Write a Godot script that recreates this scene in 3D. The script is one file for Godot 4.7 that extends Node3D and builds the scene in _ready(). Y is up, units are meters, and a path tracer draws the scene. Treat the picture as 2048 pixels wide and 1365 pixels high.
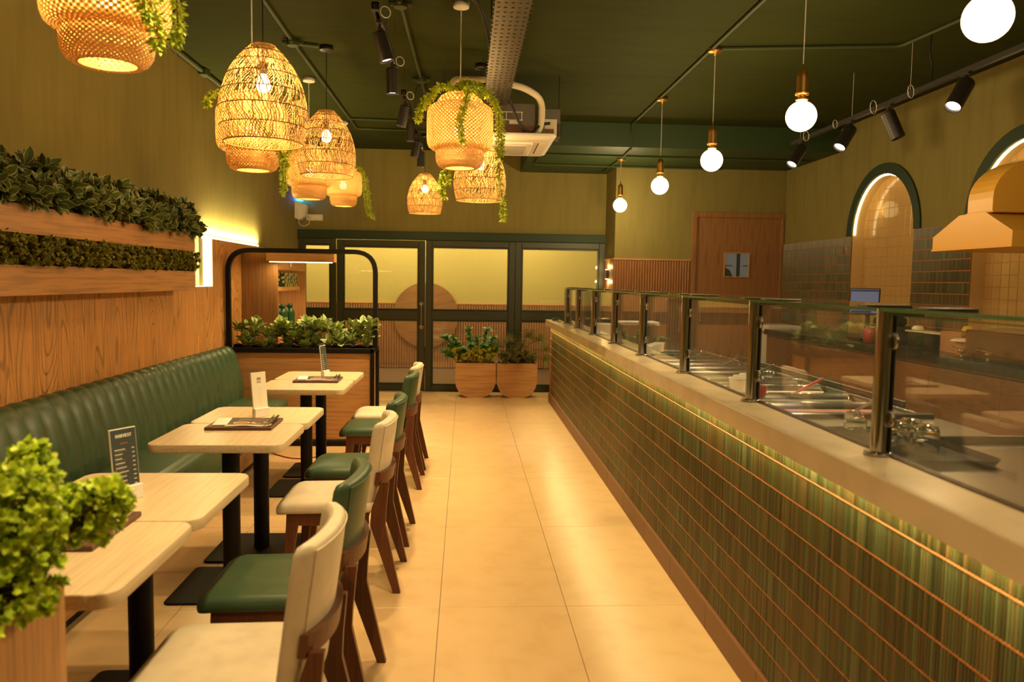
extends Node3D

const CAM_H := 1.535
const H1 := 3.31            # main ceiling
const H2 := 3.046           # dropped soffit
const ZG := -10.78          # glazed wall
const ZD := -10.08          # kitchen door wall
const XL := -2.28           # seating wall
const XR := 4.2             # kitchen wall

var M := {}
var rng := RandomNumberGenerator.new()
var names := {}
var leafy := {}

# ------------------------------------------------------------------ shapes
class Shape:
	var v := PackedVector3Array()
	var n := PackedVector3Array()
	var uv := PackedVector2Array()
	var col := PackedColorArray()
	var cur := Color.WHITE
	var tinted := false

	func pt(p: Vector3, q: Vector3, t := Vector2.ZERO) -> void:
		v.push_back(p)
		n.push_back(q)
		uv.push_back(t)
		col.push_back(cur)

	func tri(a: Vector3, b: Vector3, c: Vector3) -> void:
		var q := (b - a).cross(c - a)
		if q.length_squared() < 1e-18:
			return
		q = q.normalized()
		pt(a, q)
		pt(c, q)
		pt(b, q)

	func quad(a: Vector3, b: Vector3, c: Vector3, d: Vector3) -> void:
		tri(a, b, c)
		tri(a, c, d)

	func quad_uv(a: Vector3, b: Vector3, c: Vector3, d: Vector3, r := Rect2(0, 0, 1, 1)) -> void:
		var q := (b - a).cross(c - a).normalized()
		var ta := Vector2(r.position.x, r.end.y)
		var tb := r.end
		var tc := Vector2(r.end.x, r.position.y)
		var td := r.position
		pt(a, q, ta)
		pt(c, q, tc)
		pt(b, q, tb)
		pt(a, q, ta)
		pt(d, q, td)
		pt(c, q, tc)

	func outward(pts: Array, o: Vector3) -> void:
		var q: Vector3 = (pts[1] - pts[0]).cross(pts[2] - pts[0])
		if q.dot(o) < 0.0:
			pts.reverse()
		if pts.size() == 3:
			tri(pts[0], pts[1], pts[2])
		else:
			quad(pts[0], pts[1], pts[2], pts[3])

	func box(c: Vector3, s: Vector3, bev := 0.0, b := Basis()) -> void:
		var h := s * 0.5
		bev = minf(bev, minf(h.x, minf(h.y, h.z)) * 0.9)
		var P := func(axis: int, sg: Vector3) -> Vector3:
			var p := Vector3.ZERO
			for i in 3:
				p[i] = sg[i] * (h[i] if i == axis else h[i] - bev)
			return c + b * p
		for a in 3:
			var u := (a + 1) % 3
			var w := (a + 2) % 3
			for s1 in [-1.0, 1.0]:
				var pts := []
				for k in [[-1.0, -1.0], [1.0, -1.0], [1.0, 1.0], [-1.0, 1.0]]:
					var sg := Vector3.ZERO
					sg[a] = s1
					sg[u] = k[0]
					sg[w] = k[1]
					pts.append(P.call(a, sg))
				var o := Vector3.ZERO
				o[a] = s1
				outward(pts, b * o)
				if bev > 0.0:
					for s2 in [-1.0, 1.0]:
						var e := Vector3.ZERO
						e[a] = s1
						e[u] = s2
						var e0 := e
						e0[w] = -1.0
						var e1 := e
						e1[w] = 1.0
						outward([P.call(a, e0), P.call(a, e1), P.call(u, e1), P.call(u, e0)], b * e)
		if bev > 0.0:
			for sx in [-1.0, 1.0]:
				for sy in [-1.0, 1.0]:
					for sz in [-1.0, 1.0]:
						var sg := Vector3(sx, sy, sz)
						outward([P.call(0, sg), P.call(1, sg), P.call(2, sg)], b * sg)

	func span(lo: Vector3, hi: Vector3, bev := 0.0) -> void:
		box((lo + hi) * 0.5, (hi - lo).abs(), bev)

	# rows of points -> smooth surface; normal = (along a row) x (to the next row)
	func grid(rows: Array, closed := false, flip := false, uvs := false) -> void:
		var nr := rows.size()
		var nc: int = rows[0].size()
		var N := []
		for i in nr:
			var line := PackedVector3Array()
			for j in nc:
				var jm := (j - 1 + nc) % nc if closed else maxi(j - 1, 0)
				var jp := (j + 1) % nc if closed else mini(j + 1, nc - 1)
				var du: Vector3 = rows[i][jp] - rows[i][jm]
				var dv: Vector3 = rows[mini(i + 1, nr - 1)][j] - rows[maxi(i - 1, 0)][j]
				if dv.length_squared() < 1e-14:
					dv = rows[mini(i + 1, nr - 1)][jp] - rows[maxi(i - 1, 0)][jm]
				if du.length_squared() < 1e-14:
					var k := mini(i + 1, nr - 1) if i < nr / 2 else maxi(i - 1, 0)
					du = rows[k][jp] - rows[k][jm]
				var q := du.cross(dv).normalized()
				if q == Vector3.ZERO:
					q = Vector3.UP
				line.push_back(-q if flip else q)
			N.append(line)
		for i in nr - 1:
			for j in (nc if closed else nc - 1):
				var k := (j + 1) % nc
				var a: Vector3 = rows[i][j]
				var b: Vector3 = rows[i][k]
				var c: Vector3 = rows[i + 1][k]
				var d: Vector3 = rows[i + 1][j]
				var t0 := Vector2.ZERO
				var t1 := Vector2.ZERO
				if uvs:
					t0 = Vector2(float(j) / (nc - 1), 1.0 - float(i) / (nr - 1))
					t1 = Vector2(float(j + 1) / (nc - 1), 1.0 - float(i + 1) / (nr - 1))
				var tb := Vector2(t1.x, t0.y)
				var td := Vector2(t0.x, t1.y)
				if flip:
					pt(a, N[i][j], t0); pt(b, N[i][k], tb); pt(c, N[i + 1][k], t1)
					pt(a, N[i][j], t0); pt(c, N[i + 1][k], t1); pt(d, N[i + 1][j], td)
				else:
					pt(a, N[i][j], t0); pt(c, N[i + 1][k], t1); pt(b, N[i][k], tb)
					pt(a, N[i][j], t0); pt(d, N[i + 1][j], td); pt(c, N[i + 1][k], t1)

	func fan(ring, up: Vector3) -> void:
		var c := Vector3.ZERO
		for p in ring:
			c += p
		c /= ring.size()
		for i in ring.size():
			outward([c, ring[i], ring[(i + 1) % ring.size()]], up)

	func tube(path: PackedVector3Array, r, sides := 8, caps := true, closed := false) -> void:
		var rows := []
		var m := path.size()
		var prev := Vector3.ZERO
		for i in m:
			var t: Vector3
			if closed:
				t = path[(i + 1) % m] - path[(i - 1 + m) % m]
			else:
				t = path[mini(i + 1, m - 1)] - path[maxi(i - 1, 0)]
			t = t.normalized()
			if prev == Vector3.ZERO:
				prev = t.cross(Vector3.UP if absf(t.y) < 0.9 else Vector3.RIGHT).normalized()
			prev = (prev - t * prev.dot(t)).normalized()
			var w := t.cross(prev)
			var rr: float = r[i] if r is Array or r is PackedFloat32Array else r
			var row := PackedVector3Array()
			for k in sides:
				var a := TAU * k / sides
				row.push_back(path[i] + (prev * cos(a) + w * sin(a)) * rr)
			rows.append(row)
		if closed:
			rows.append(rows[0])
		grid(rows, true)
		if caps and not closed:
			fan(rows[0], path[0] - path[1])
			fan(rows[m - 1], path[m - 1] - path[m - 2])

	# profile of (radius, y), bottom to top on the outside
	func lathe(prof: Array, seg := 24, at := Vector3.ZERO) -> void:
		var rows := []
		for p in prof:
			var row := PackedVector3Array()
			for k in seg:
				var a := -TAU * k / seg
				row.push_back(at + Vector3(cos(a) * p.x, p.y, sin(a) * p.x))
			rows.append(row)
		grid(rows, true)

	func cyl(a: Vector3, b: Vector3, r: float, seg := 16) -> void:
		tube(PackedVector3Array([a, b]), r, seg)

	# rounded slab: outline of half sizes hx, hz and corner radius rad, profile of (inset, y)
	static func outline(hx: float, hz: float, rad: float, seg := 5) -> Array:
		var pts := []
		for q in 4:
			var cx := (hx - rad) * (1.0 if q == 0 or q == 3 else -1.0)
			var cz := (hz - rad) * (1.0 if q < 2 else -1.0)
			for k in seg + 1:
				var a := PI * 0.5 * (q + float(k) / seg)
				pts.append([Vector2(cx, cz) + Vector2(cos(a), sin(a)) * rad, Vector2(cos(a), sin(a))])
		return pts

	func slab(hx: float, hz: float, rad: float, prof: Array, seg := 5, at := Vector3.ZERO, cap := true) -> void:
		var rows := []
		for p in prof:
			var row := PackedVector3Array()
			for k in outline(hx - p.x, hz - p.x, maxf(rad - p.x * 0.6, 0.004), seg):
				row.push_back(at + Vector3(k[0].x, p.y, k[0].y))
			rows.append(row)
		grid(rows, true, true)
		if cap:
			fan(rows[0], Vector3.DOWN)
			fan(rows[rows.size() - 1], Vector3.UP)

	func prism(poly: PackedVector2Array, z0: float, z1: float, xf := Transform3D()) -> void:
		var idx := Geometry2D.triangulate_polygon(poly)
		for i in range(0, idx.size(), 3):
			var p := [poly[idx[i]], poly[idx[i + 1]], poly[idx[i + 2]]]
			outward([xf * Vector3(p[0].x, p[0].y, z1), xf * Vector3(p[1].x, p[1].y, z1), xf * Vector3(p[2].x, p[2].y, z1)], xf.basis * Vector3(0, 0, z1 - z0))
			outward([xf * Vector3(p[0].x, p[0].y, z0), xf * Vector3(p[1].x, p[1].y, z0), xf * Vector3(p[2].x, p[2].y, z0)], xf.basis * Vector3(0, 0, z0 - z1))
		var s := 1.0 if not Geometry2D.is_polygon_clockwise(poly) else -1.0
		for i in poly.size():
			var a := poly[i]
			var b := poly[(i + 1) % poly.size()]
			var o := Vector2(b.y - a.y, a.x - b.x) * s
			outward([xf * Vector3(a.x, a.y, z0), xf * Vector3(b.x, b.y, z0), xf * Vector3(b.x, b.y, z1), xf * Vector3(a.x, a.y, z1)], xf.basis * Vector3(o.x, o.y, 0))

	func warp(f: Callable) -> void:
		var e := 0.0005
		for i in v.size():
			var q := n[i]
			var t := q.cross(Vector3.UP if absf(q.y) < 0.9 else Vector3.RIGHT).normalized()
			var w := q.cross(t)
			var p: Vector3 = f.call(v[i])
			var a: Vector3 = f.call(v[i] + t * e)
			var b: Vector3 = f.call(v[i] + w * e)
			v[i] = p
			n[i] = (a - p).cross(b - p).normalized()

	func mesh() -> ArrayMesh:
		var arr := []
		arr.resize(Mesh.ARRAY_MAX)
		arr[Mesh.ARRAY_VERTEX] = v
		arr[Mesh.ARRAY_NORMAL] = n
		arr[Mesh.ARRAY_TEX_UV] = uv
		if tinted:
			arr[Mesh.ARRAY_COLOR] = col
		var m := ArrayMesh.new()
		m.add_surface_from_arrays(Mesh.PRIMITIVE_TRIANGLES, arr)
		return m


# ------------------------------------------------------------------ scene helpers
func numbered(called: String) -> String:
	var k: int = names.get(called, 0)
	names[called] = k + 1
	return called if k == 0 else "%s_%03d" % [called, k]

func tag(o: Node3D, label: String, category: String, group := "") -> Node3D:
	o.set_meta("label", label)
	o.set_meta("category", category)
	if group:
		o.set_meta("group", group)
	return o

func thing(called: String, label: String, category: String, at := Vector3.ZERO, group := "", turn := 0.0) -> Node3D:
	var o := Node3D.new()
	o.name = numbered(called)
	add_child(o)
	o.position = at
	o.rotation.y = turn
	return tag(o, label, category, group)

func put(shape, mat: Material, called: String, parent: Node3D, at := Vector3.ZERO, label := "") -> MeshInstance3D:
	var o := MeshInstance3D.new()
	o.mesh = shape.mesh() if shape is Shape else shape
	o.material_override = mat
	o.name = numbered(called) if parent == self else called
	o.position = at
	parent.add_child(o, true)
	if label:
		o.set_meta("label", label)
	return o

func one(shape, mat: Material, called: String, label: String, category: String, at := Vector3.ZERO, group := "") -> MeshInstance3D:
	var o := put(shape, mat, called, self, at)
	tag(o, label, category, group)
	return o

func struct(shape, mat: Material, called: String) -> MeshInstance3D:
	var o := MeshInstance3D.new()
	o.mesh = shape.mesh() if shape is Shape else shape
	o.material_override = mat
	o.name = called
	add_child(o, true)
	o.set_meta("kind", "structure")
	return o

func struct_root(called: String) -> Node3D:
	var o := Node3D.new()
	o.name = called
	add_child(o)
	o.set_meta("kind", "structure")
	return o

func stuff(o: Node3D) -> Node3D:
	o.set_meta("kind", "stuff")
	return o

func sh() -> Shape:
	return Shape.new()

func slab_box(lo: Vector3, hi: Vector3, bev := 0.0) -> Shape:
	var s := Shape.new()
	s.span(lo, hi, bev)
	return s

func curve(pts: Array, steps := 6) -> PackedVector3Array:
	var out := PackedVector3Array()
	for i in pts.size() - 1:
		var p0: Vector3 = pts[maxi(i - 1, 0)]
		var p1: Vector3 = pts[i]
		var p2: Vector3 = pts[i + 1]
		var p3: Vector3 = pts[mini(i + 2, pts.size() - 1)]
		for k in steps:
			out.push_back(p1.cubic_interpolate(p2, p0, p3, float(k) / steps))
	out.push_back(pts[pts.size() - 1])
	return out

func bend(pts: Array, r := 0.06, steps := 4) -> PackedVector3Array:
	# polyline with rounded corners
	var out := PackedVector3Array([pts[0]])
	for i in range(1, pts.size() - 1):
		var a: Vector3 = pts[i - 1]
		var b: Vector3 = pts[i]
		var c: Vector3 = pts[i + 1]
		var p := b + (a - b).normalized() * minf(r, (a - b).length() * 0.45)
		var q := b + (c - b).normalized() * minf(r, (c - b).length() * 0.45)
		for k in steps + 1:
			var t := float(k) / steps
			out.push_back(p.lerp(b, t).lerp(b.lerp(q, t), t))
	out.push_back(pts[pts.size() - 1])
	return out

# ------------------------------------------------------------------ materials
func noise_tex(freq: float, ramp: Array, size := 512, octaves := 4, kind := FastNoiseLite.TYPE_SIMPLEX_SMOOTH, nseed := 1) -> NoiseTexture2D:
	var t := NoiseTexture2D.new()
	var f := FastNoiseLite.new()
	f.seed = nseed
	f.noise_type = kind
	f.frequency = freq
	f.fractal_octaves = octaves
	t.noise = f
	t.width = size
	t.height = size
	t.seamless = true
	var g := Gradient.new()
	var offs := PackedFloat32Array()
	var cols := PackedColorArray()
	for k in ramp:
		offs.push_back(k[0])
		cols.push_back(k[1])
	g.offsets = offs
	g.colors = cols
	t.color_ramp = g
	return t

func grey(x: float) -> Color:
	return Color(x, x, x)

func mat(called: String, c: Color, rough := 0.6, metal := 0.0) -> StandardMaterial3D:
	var m := StandardMaterial3D.new()
	m.resource_name = called
	m.albedo_color = c
	m.roughness = rough
	m.metallic = metal
	M[called] = m
	return m

func grained(m: StandardMaterial3D, tex: Texture2D, scale: Vector3) -> StandardMaterial3D:
	m.albedo_texture = tex
	m.uv1_triplanar = true
	m.uv1_world_triplanar = true
	m.uv1_scale = scale
	m.uv1_triplanar_sharpness = 8.0
	return m

func relief(m: StandardMaterial3D, tex: Texture2D, cm: float) -> StandardMaterial3D:
	m.heightmap_enabled = true
	m.heightmap_texture = tex
	m.heightmap_scale = cm
	return m

func glow(called: String, c: Color, energy: float) -> StandardMaterial3D:
	var m := mat(called, Color(0.9, 0.88, 0.82), 0.5)
	m.emission_enabled = true
	m.emission = c
	m.emission_energy_multiplier = energy
	return m

func make_materials() -> void:
	var grain := noise_tex(0.012, [[0.0, grey(0.76)], [0.3, grey(0.88)], [0.5, grey(0.96)], [0.7, grey(1.0)], [1.0, grey(0.9)]], 512, 5)
	var fine_grain := noise_tex(0.012, [[0.0, grey(0.88)], [0.45, grey(0.96)], [0.7, grey(1.0)], [1.0, grey(0.94)]], 512, 5, FastNoiseLite.TYPE_SIMPLEX_SMOOTH, 3)
	var soft := noise_tex(0.008, [[0.0, grey(0.91)], [0.5, grey(0.97)], [1.0, grey(1.0)]], 512, 5, FastNoiseLite.TYPE_SIMPLEX_SMOOTH, 4)
	var cloud := noise_tex(0.006, [[0.0, Color(0.94, 0.92, 0.88)], [0.45, Color(0.98, 0.975, 0.96)], [1.0, grey(1.0)]], 1024, 6, FastNoiseLite.TYPE_SIMPLEX_SMOOTH, 9)
	var fine := noise_tex(0.08, [[0.0, grey(0.3)], [1.0, grey(0.8)]], 256, 3, FastNoiseLite.TYPE_SIMPLEX_SMOOTH, 6)
	var pores := noise_tex(0.05, [[0.0, grey(0.4)], [1.0, grey(0.65)]], 256, 3, FastNoiseLite.TYPE_CELLULAR, 8)
	grained(mat("wall_paint", Color(0.515, 0.48, 0.275), 0.8), soft, Vector3(1.6, 0.2, 1.6)).metallic_specular = 0.3
	grained(mat("ceiling_paint", Color(0.20, 0.222, 0.074), 0.85), soft, Vector3(0.25, 1, 1.6)).metallic_specular = 0.2
	mat("beam_paint", Color(0.155, 0.24, 0.095), 0.6)
	mat("trim_green", Color(0.095, 0.19, 0.08), 0.6)
	mat("frame_green", Color(0.175, 0.20, 0.11), 0.4)
	grained(mat("floor_tile", Color(0.79, 0.665, 0.485), 0.28), cloud, Vector3(0.8, 1, 0.8))
	mat("grout", Color(0.52, 0.44, 0.33), 0.8)
	grained(mat("oak_z", Color(0.71, 0.505, 0.285), 0.5), grain, Vector3(6, 6, 0.25))
	grained(mat("oak_x", Color(0.74, 0.54, 0.33), 0.5), grain, Vector3(0.25, 6, 6))
	grained(mat("oak_y", Color(0.74, 0.54, 0.33), 0.5), grain, Vector3(6, 0.25, 6))
	grained(mat("door_wood", Color(0.58, 0.405, 0.235), 0.5), grain, Vector3(6, 0.22, 6))
	grained(mat("slat_wood", Color(0.60, 0.41, 0.24), 0.5), grain, Vector3(9, 0.4, 9))
	grained(mat("table_wood", Color(0.80, 0.71, 0.56), 0.38), fine_grain, Vector3(7, 7, 0.3))
	grained(mat("walnut", Color(0.37, 0.20, 0.10), 0.42), grain, Vector3(7, 0.4, 7))
	grained(mat("tray_wood", Color(0.36, 0.22, 0.14), 0.5), grain, Vector3(1, 9, 9))
	grained(mat("deck_wood", Color(0.36, 0.27, 0.18), 0.5), grain, Vector3(0.7, 9, 9))
	relief(grained(mat("leather_green", Color(0.225, 0.31, 0.21), 0.36), soft, Vector3(2, 2, 2)), fine, 0.02)
	relief(grained(mat("leather_cream", Color(0.79, 0.73, 0.62), 0.4), soft, Vector3(2, 2, 2)), fine, 0.02)
	mat("black_metal", Color(0.085, 0.07, 0.055), 0.5).metallic_specular = 0.3
	mat("spot_black", Color(0.13, 0.115, 0.10), 0.45)
	mat("steel", Color(0.72, 0.71, 0.69), 0.16, 1.0)
	grained(mat("brushed_steel", Color(0.42, 0.38, 0.32), 0.27, 1.0), soft, Vector3(1, 20, 20))
	mat("dark_steel", Color(0.34, 0.33, 0.29), 0.45, 1.0)
	mat("brass", Color(0.92, 0.70, 0.38), 0.3, 1.0)
	mat("copper_grout", Color(0.66, 0.40, 0.19), 0.5)
	mat("skirting", Color(0.42, 0.27, 0.145), 0.45)
	grained(mat("stone", Color(0.82, 0.75, 0.62), 0.22), soft, Vector3(0.7, 0.7, 0.7))
	var gl := mat("glazed_tile", Color.WHITE, 0.3)
	gl.vertex_color_use_as_albedo = true
	gl.clearcoat_enabled = true
	gl.clearcoat = 0.35
	gl.clearcoat_roughness = 0.12
	mat("cream_tile", Color(0.72, 0.58, 0.37), 0.12)
	mat("cream_grout", Color(0.78, 0.65, 0.43), 0.6)
	mat("white_plastic", Color(0.86, 0.84, 0.80), 0.4)
	mat("ceramic", Color(0.88, 0.85, 0.79), 0.25)
	mat("black_plastic", Color(0.06, 0.06, 0.065), 0.35)
	mat("hood_yellow", Color(0.86, 0.65, 0.25), 0.36)
	mat("tape", Color(0.84, 0.79, 0.68), 0.7)
	mat("soil", Color(0.16, 0.11, 0.07), 0.95)
	mat("cable", Color(0.04, 0.04, 0.04), 0.5)
	mat("white_cord", Color(0.84, 0.82, 0.78), 0.6)
	mat("red_cable", Color(0.62, 0.14, 0.08), 0.5)
	mat("dark_worktop", Color(0.10, 0.105, 0.09), 0.18)
	mat("tray_black", Color(0.085, 0.075, 0.065), 0.6).metallic_specular = 0.12
	mat("paper", Color(0.90, 0.88, 0.82), 0.6)
	mat("bottle_green", Color(0.11, 0.27, 0.15), 0.3)
	mat("plastic_red", Color(0.66, 0.16, 0.15), 0.4)
	mat("card_dark", Color(0.20, 0.23, 0.23), 0.45)
	var bam := mat("bamboo", Color(0.84, 0.68, 0.42), 0.55)
	bam.backlight_enabled = true
	bam.backlight = Color(0.45, 0.36, 0.2)
	var rat := mat("rattan", Color(0.80, 0.62, 0.38), 0.55)
	rat.backlight_enabled = true
	rat.backlight = Color(0.3, 0.23, 0.12)
	mat("rattan_dark", Color(0.52, 0.33, 0.16), 0.55)
	for k in [["leaf_bright", Color(0.72, 0.80, 0.18)], ["leaf_box", Color(0.50, 0.48, 0.13)], ["leaf_dark", Color(0.25, 0.52, 0.15)], ["leaf_palm", Color(0.40, 0.40, 0.17)], ["leaf_vine", Color(0.74, 0.80, 0.22)], ["leaf_yellow", Color(0.62, 0.60, 0.10)]]:
		var l := mat(k[0], k[1], 0.5)
		l.vertex_color_use_as_albedo = true
		l.backlight_enabled = true
		l.backlight = Color(0.3, 0.34, 0.12)
	var va := mat("leaf_variegated", Color.WHITE, 0.45)
	va.vertex_color_use_as_albedo = true
	va.backlight_enabled = true
	va.backlight = Color(0.22, 0.24, 0.12)
	mat("stem", Color(0.28, 0.22, 0.10), 0.8)
	var g := mat("pane_glass", Color(0.93, 0.97, 0.94, 0.03), 0.02)
	g.transparency = BaseMaterial3D.TRANSPARENCY_ALPHA
	var g2 := mat("guard_glass", Color(0.90, 0.96, 0.92, 0.03), 0.02)
	g2.transparency = BaseMaterial3D.TRANSPARENCY_ALPHA
	mat("glass_edge", Color(0.20, 0.38, 0.22), 0.15)
	var g3 := mat("tumbler_glass", Color(0.98, 0.99, 0.98, 0.0), 0.0)
	g3.refraction_enabled = true
	g3.refraction_scale = 0.05
	var g4 := mat("clear_tub", Color(0.95, 0.93, 0.88, 0.55), 0.3)
	g4.transparency = BaseMaterial3D.TRANSPARENCY_ALPHA
	glow("bulb_warm", Color(1.0, 0.86, 0.62), 8.0)
	glow("globe_opal", Color(1.0, 0.90, 0.70), 5.0)
	glow("led_strip", Color(1.0, 0.91, 0.66), 4.5)
	glow("led_dim", Color(1.0, 0.84, 0.52), 2.5)
	glow("spot_lens", Color(1.0, 0.90, 0.78), 8.0)
	M.led_strip.albedo_color = Color(0.9, 0.88, 0.8)
	glow("screen", Color(0.55, 0.62, 0.8), 0.2).albedo_color = Color(0.25, 0.27, 0.33)
	glow("screen_bar", Color(0.15, 0.22, 0.5), 0.12).albedo_color = Color(0.08, 0.1, 0.25)
	glow("blue_tube", Color(0.1, 0.55, 0.9), 2.0)
	glow("window_glow", Color(0.75, 0.75, 0.72), 0.1).albedo_color = Color(0.36, 0.37, 0.38)

# ------------------------------------------------------------------ camera, light, exposure
const WARM := Color(1.0, 0.82, 0.52)
const WARM2 := Color(1.0, 0.86, 0.62)
const WARM_LED := Color(1.0, 0.89, 0.60)

func make_camera() -> void:
	var c := Camera3D.new()
	c.name = "camera"
	var lens := CameraAttributesPhysical.new()
	lens.frustum_focal_length = 12.0 * 1550.0 / 682.5
	lens.frustum_focus_distance = 5.0
	lens.exposure_aperture = 2.8
	c.attributes = lens
	c.near = 0.05
	c.far = 60.0
	c.transform = Transform3D(Basis(Vector3.UP, deg_to_rad(-3.5)) * Basis(Vector3.RIGHT, deg_to_rad(-4.35)) * Basis(Vector3.BACK, deg_to_rad(0.88)), Vector3(0, CAM_H, 0))
	add_child(c)
	c.current = true
	var w := WorldEnvironment.new()
	w.name = "environment"
	var e := Environment.new()
	e.background_mode = Environment.BG_COLOR
	e.background_color = Color(0.05, 0.045, 0.03)
	e.tonemap_mode = Environment.TONE_MAPPER_LINEAR
	e.tonemap_exposure = 1.0
	e.sdfgi_enabled = true
	e.ssao_enabled = true
	e.ssil_enabled = true
	w.environment = e
	add_child(w)

func omni(parent: Node3D, at: Vector3, c: Color, energy: float, size := 0.03) -> OmniLight3D:
	var l := OmniLight3D.new()
	l.name = "lamp_light"
	l.light_color = c
	l.light_energy = energy
	l.light_size = size
	l.omni_range = 14.0
	l.omni_attenuation = 2.0
	l.shadow_enabled = true
	l.position = at
	parent.add_child(l, true)
	return l

func spot(parent: Node3D, at: Vector3, dir: Vector3, c: Color, energy: float, angle := 28.0, size := 0.03) -> SpotLight3D:
	var l := SpotLight3D.new()
	l.name = "spot_light"
	l.light_color = c
	l.light_energy = energy
	l.light_size = size
	l.spot_angle = angle
	l.spot_angle_attenuation = 0.8
	l.spot_range = 14.0
	l.spot_attenuation = 2.0
	l.shadow_enabled = true
	l.position = at
	parent.add_child(l, true)
	l.basis = Basis.looking_at(dir.normalized(), Vector3.UP if absf(dir.normalized().y) < 0.95 else Vector3.BACK)
	return l

func area(parent: Node3D, at: Vector3, dir: Vector3, up: Vector3, size: Vector2, c: Color, energy: float) -> void:
	var l := AreaLight3D.new()
	l.name = "strip_light"
	l.light_color = c
	l.light_energy = energy
	l.area_size = size
	l.shadow_enabled = true
	l.position = at
	parent.add_child(l, true)
	l.basis = Basis.looking_at(dir.normalized(), up)
	l.area_range = 12.0
	l.area_attenuation = 2.0

# ------------------------------------------------------------------ the setting
var tile_meshes := []

func make_tile_variants() -> void:
	# kit-kat tile 0.298 x 0.096: 25 half-round glazed ribs, each with its own glaze; faces +z, lies in x-y
	var pal := [Color(0.058, 0.056, 0.02), Color(0.08, 0.078, 0.028), Color(0.11, 0.078, 0.027), Color(0.06, 0.045, 0.018), Color(0.085, 0.105, 0.045), Color(0.14, 0.085, 0.032)]
	var r := RandomNumberGenerator.new()
	r.seed = 71
	for k in 8:
		var s := sh()
		s.tinted = true
		var base: Color = pal[[0, 1, 3, 4, 1, 2, 0, 2][k]]
		s.cur = Color(0.26, 0.125, 0.042)
		s.box(Vector3(0, 0, 0.0015), Vector3(0.298, 0.092, 0.003))
		var nrib := 25
		var w := 0.298 / nrib
		for i in nrib:
			var c: Color = base.lerp(pal[r.randi() % pal.size()], r.randf_range(0.1, 0.9)) * r.randf_range(0.65, 1.4)
			c.a = 1.0
			s.cur = c
			var x0 := -0.149 + w * (i + 0.5)
			var lo := PackedVector3Array()
			var hi := PackedVector3Array()
			for a in 5:
				var t := PI * a / 4.0
				lo.push_back(Vector3(x0 - cos(t) * w * 0.37, -0.0455, 0.003 + sin(t) * 0.0055))
				hi.push_back(Vector3(x0 - cos(t) * w * 0.37, 0.0455, 0.003 + sin(t) * 0.0055))
			s.grid([lo, hi])
			for e in [lo, hi]:
				for a in 3:
					s.outward([e[0], e[a + 1], e[a + 2]], Vector3(0, signf(e[0].y), 0))
		tile_meshes.append(s.mesh())

func rib_tile(parent: Node3D, at: Vector3, turn: float, length := 1.0) -> void:
	var o := MeshInstance3D.new()
	o.mesh = tile_meshes[rng.randi() % tile_meshes.size()]
	o.material_override = M.glazed_tile
	o.name = "tile"
	o.transform = Transform3D(Basis(Vector3.UP, turn).scaled_local(Vector3(length, 1, 1)), at)
	parent.add_child(o, true)

func carved_images() -> Array:
	var w := 1024
	var h := 512
	var a := FastNoiseLite.new()
	a.seed = 5
	a.frequency = 1.0
	a.fractal_octaves = 2
	var b := FastNoiseLite.new()
	b.seed = 17
	b.frequency = 1.0
	b.fractal_octaves = 4
	var alb := PackedByteArray()
	var hgt := PackedByteArray()
	alb.resize(w * h * 3)
	hgt.resize(w * h)
	for y in h:
		var v := float(y) / h * 1.1            # metres up
		for x in w:
			var u := float(x) / w * 4.4        # metres along
			var plank := floorf(u / 0.44)
			var f := (u - plank * 0.44) * 15.0 + 15.0 * a.get_noise_3d(u * 1.5, v * 0.55, plank * 3.7) + 2.0 * a.get_noise_3d(u * 3.0, v * 1.2, plank * 7.1 + 40.0)
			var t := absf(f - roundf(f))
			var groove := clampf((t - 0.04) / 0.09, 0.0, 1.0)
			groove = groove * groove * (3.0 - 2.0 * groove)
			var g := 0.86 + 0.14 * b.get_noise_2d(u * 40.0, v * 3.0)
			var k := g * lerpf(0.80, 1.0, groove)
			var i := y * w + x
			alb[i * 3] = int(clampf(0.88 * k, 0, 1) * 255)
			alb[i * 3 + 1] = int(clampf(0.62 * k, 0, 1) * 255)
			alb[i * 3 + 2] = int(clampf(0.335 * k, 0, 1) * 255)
			hgt[i] = int(groove * 255)
	return [ImageTexture.create_from_image(Image.create_from_data(w, h, false, Image.FORMAT_RGB8, alb)), ImageTexture.create_from_image(Image.create_from_data(w, h, false, Image.FORMAT_L8, hgt))]

func arch_poly(u: float, r: float, spring: float) -> PackedVector2Array:
	var p := PackedVector2Array()
	for k in 25:
		var a := PI - PI * k / 24.0
		p.push_back(Vector2(u + cos(a) * r, spring + sin(a) * r))
	return p

# local x -> -z of the room, local y up, local z -> x of the room
func along_side() -> Transform3D:
	return Transform3D(Basis(Vector3(0, 0, -1), Vector3(0, 1, 0), Vector3(1, 0, 0)), Vector3.ZERO)

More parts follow.
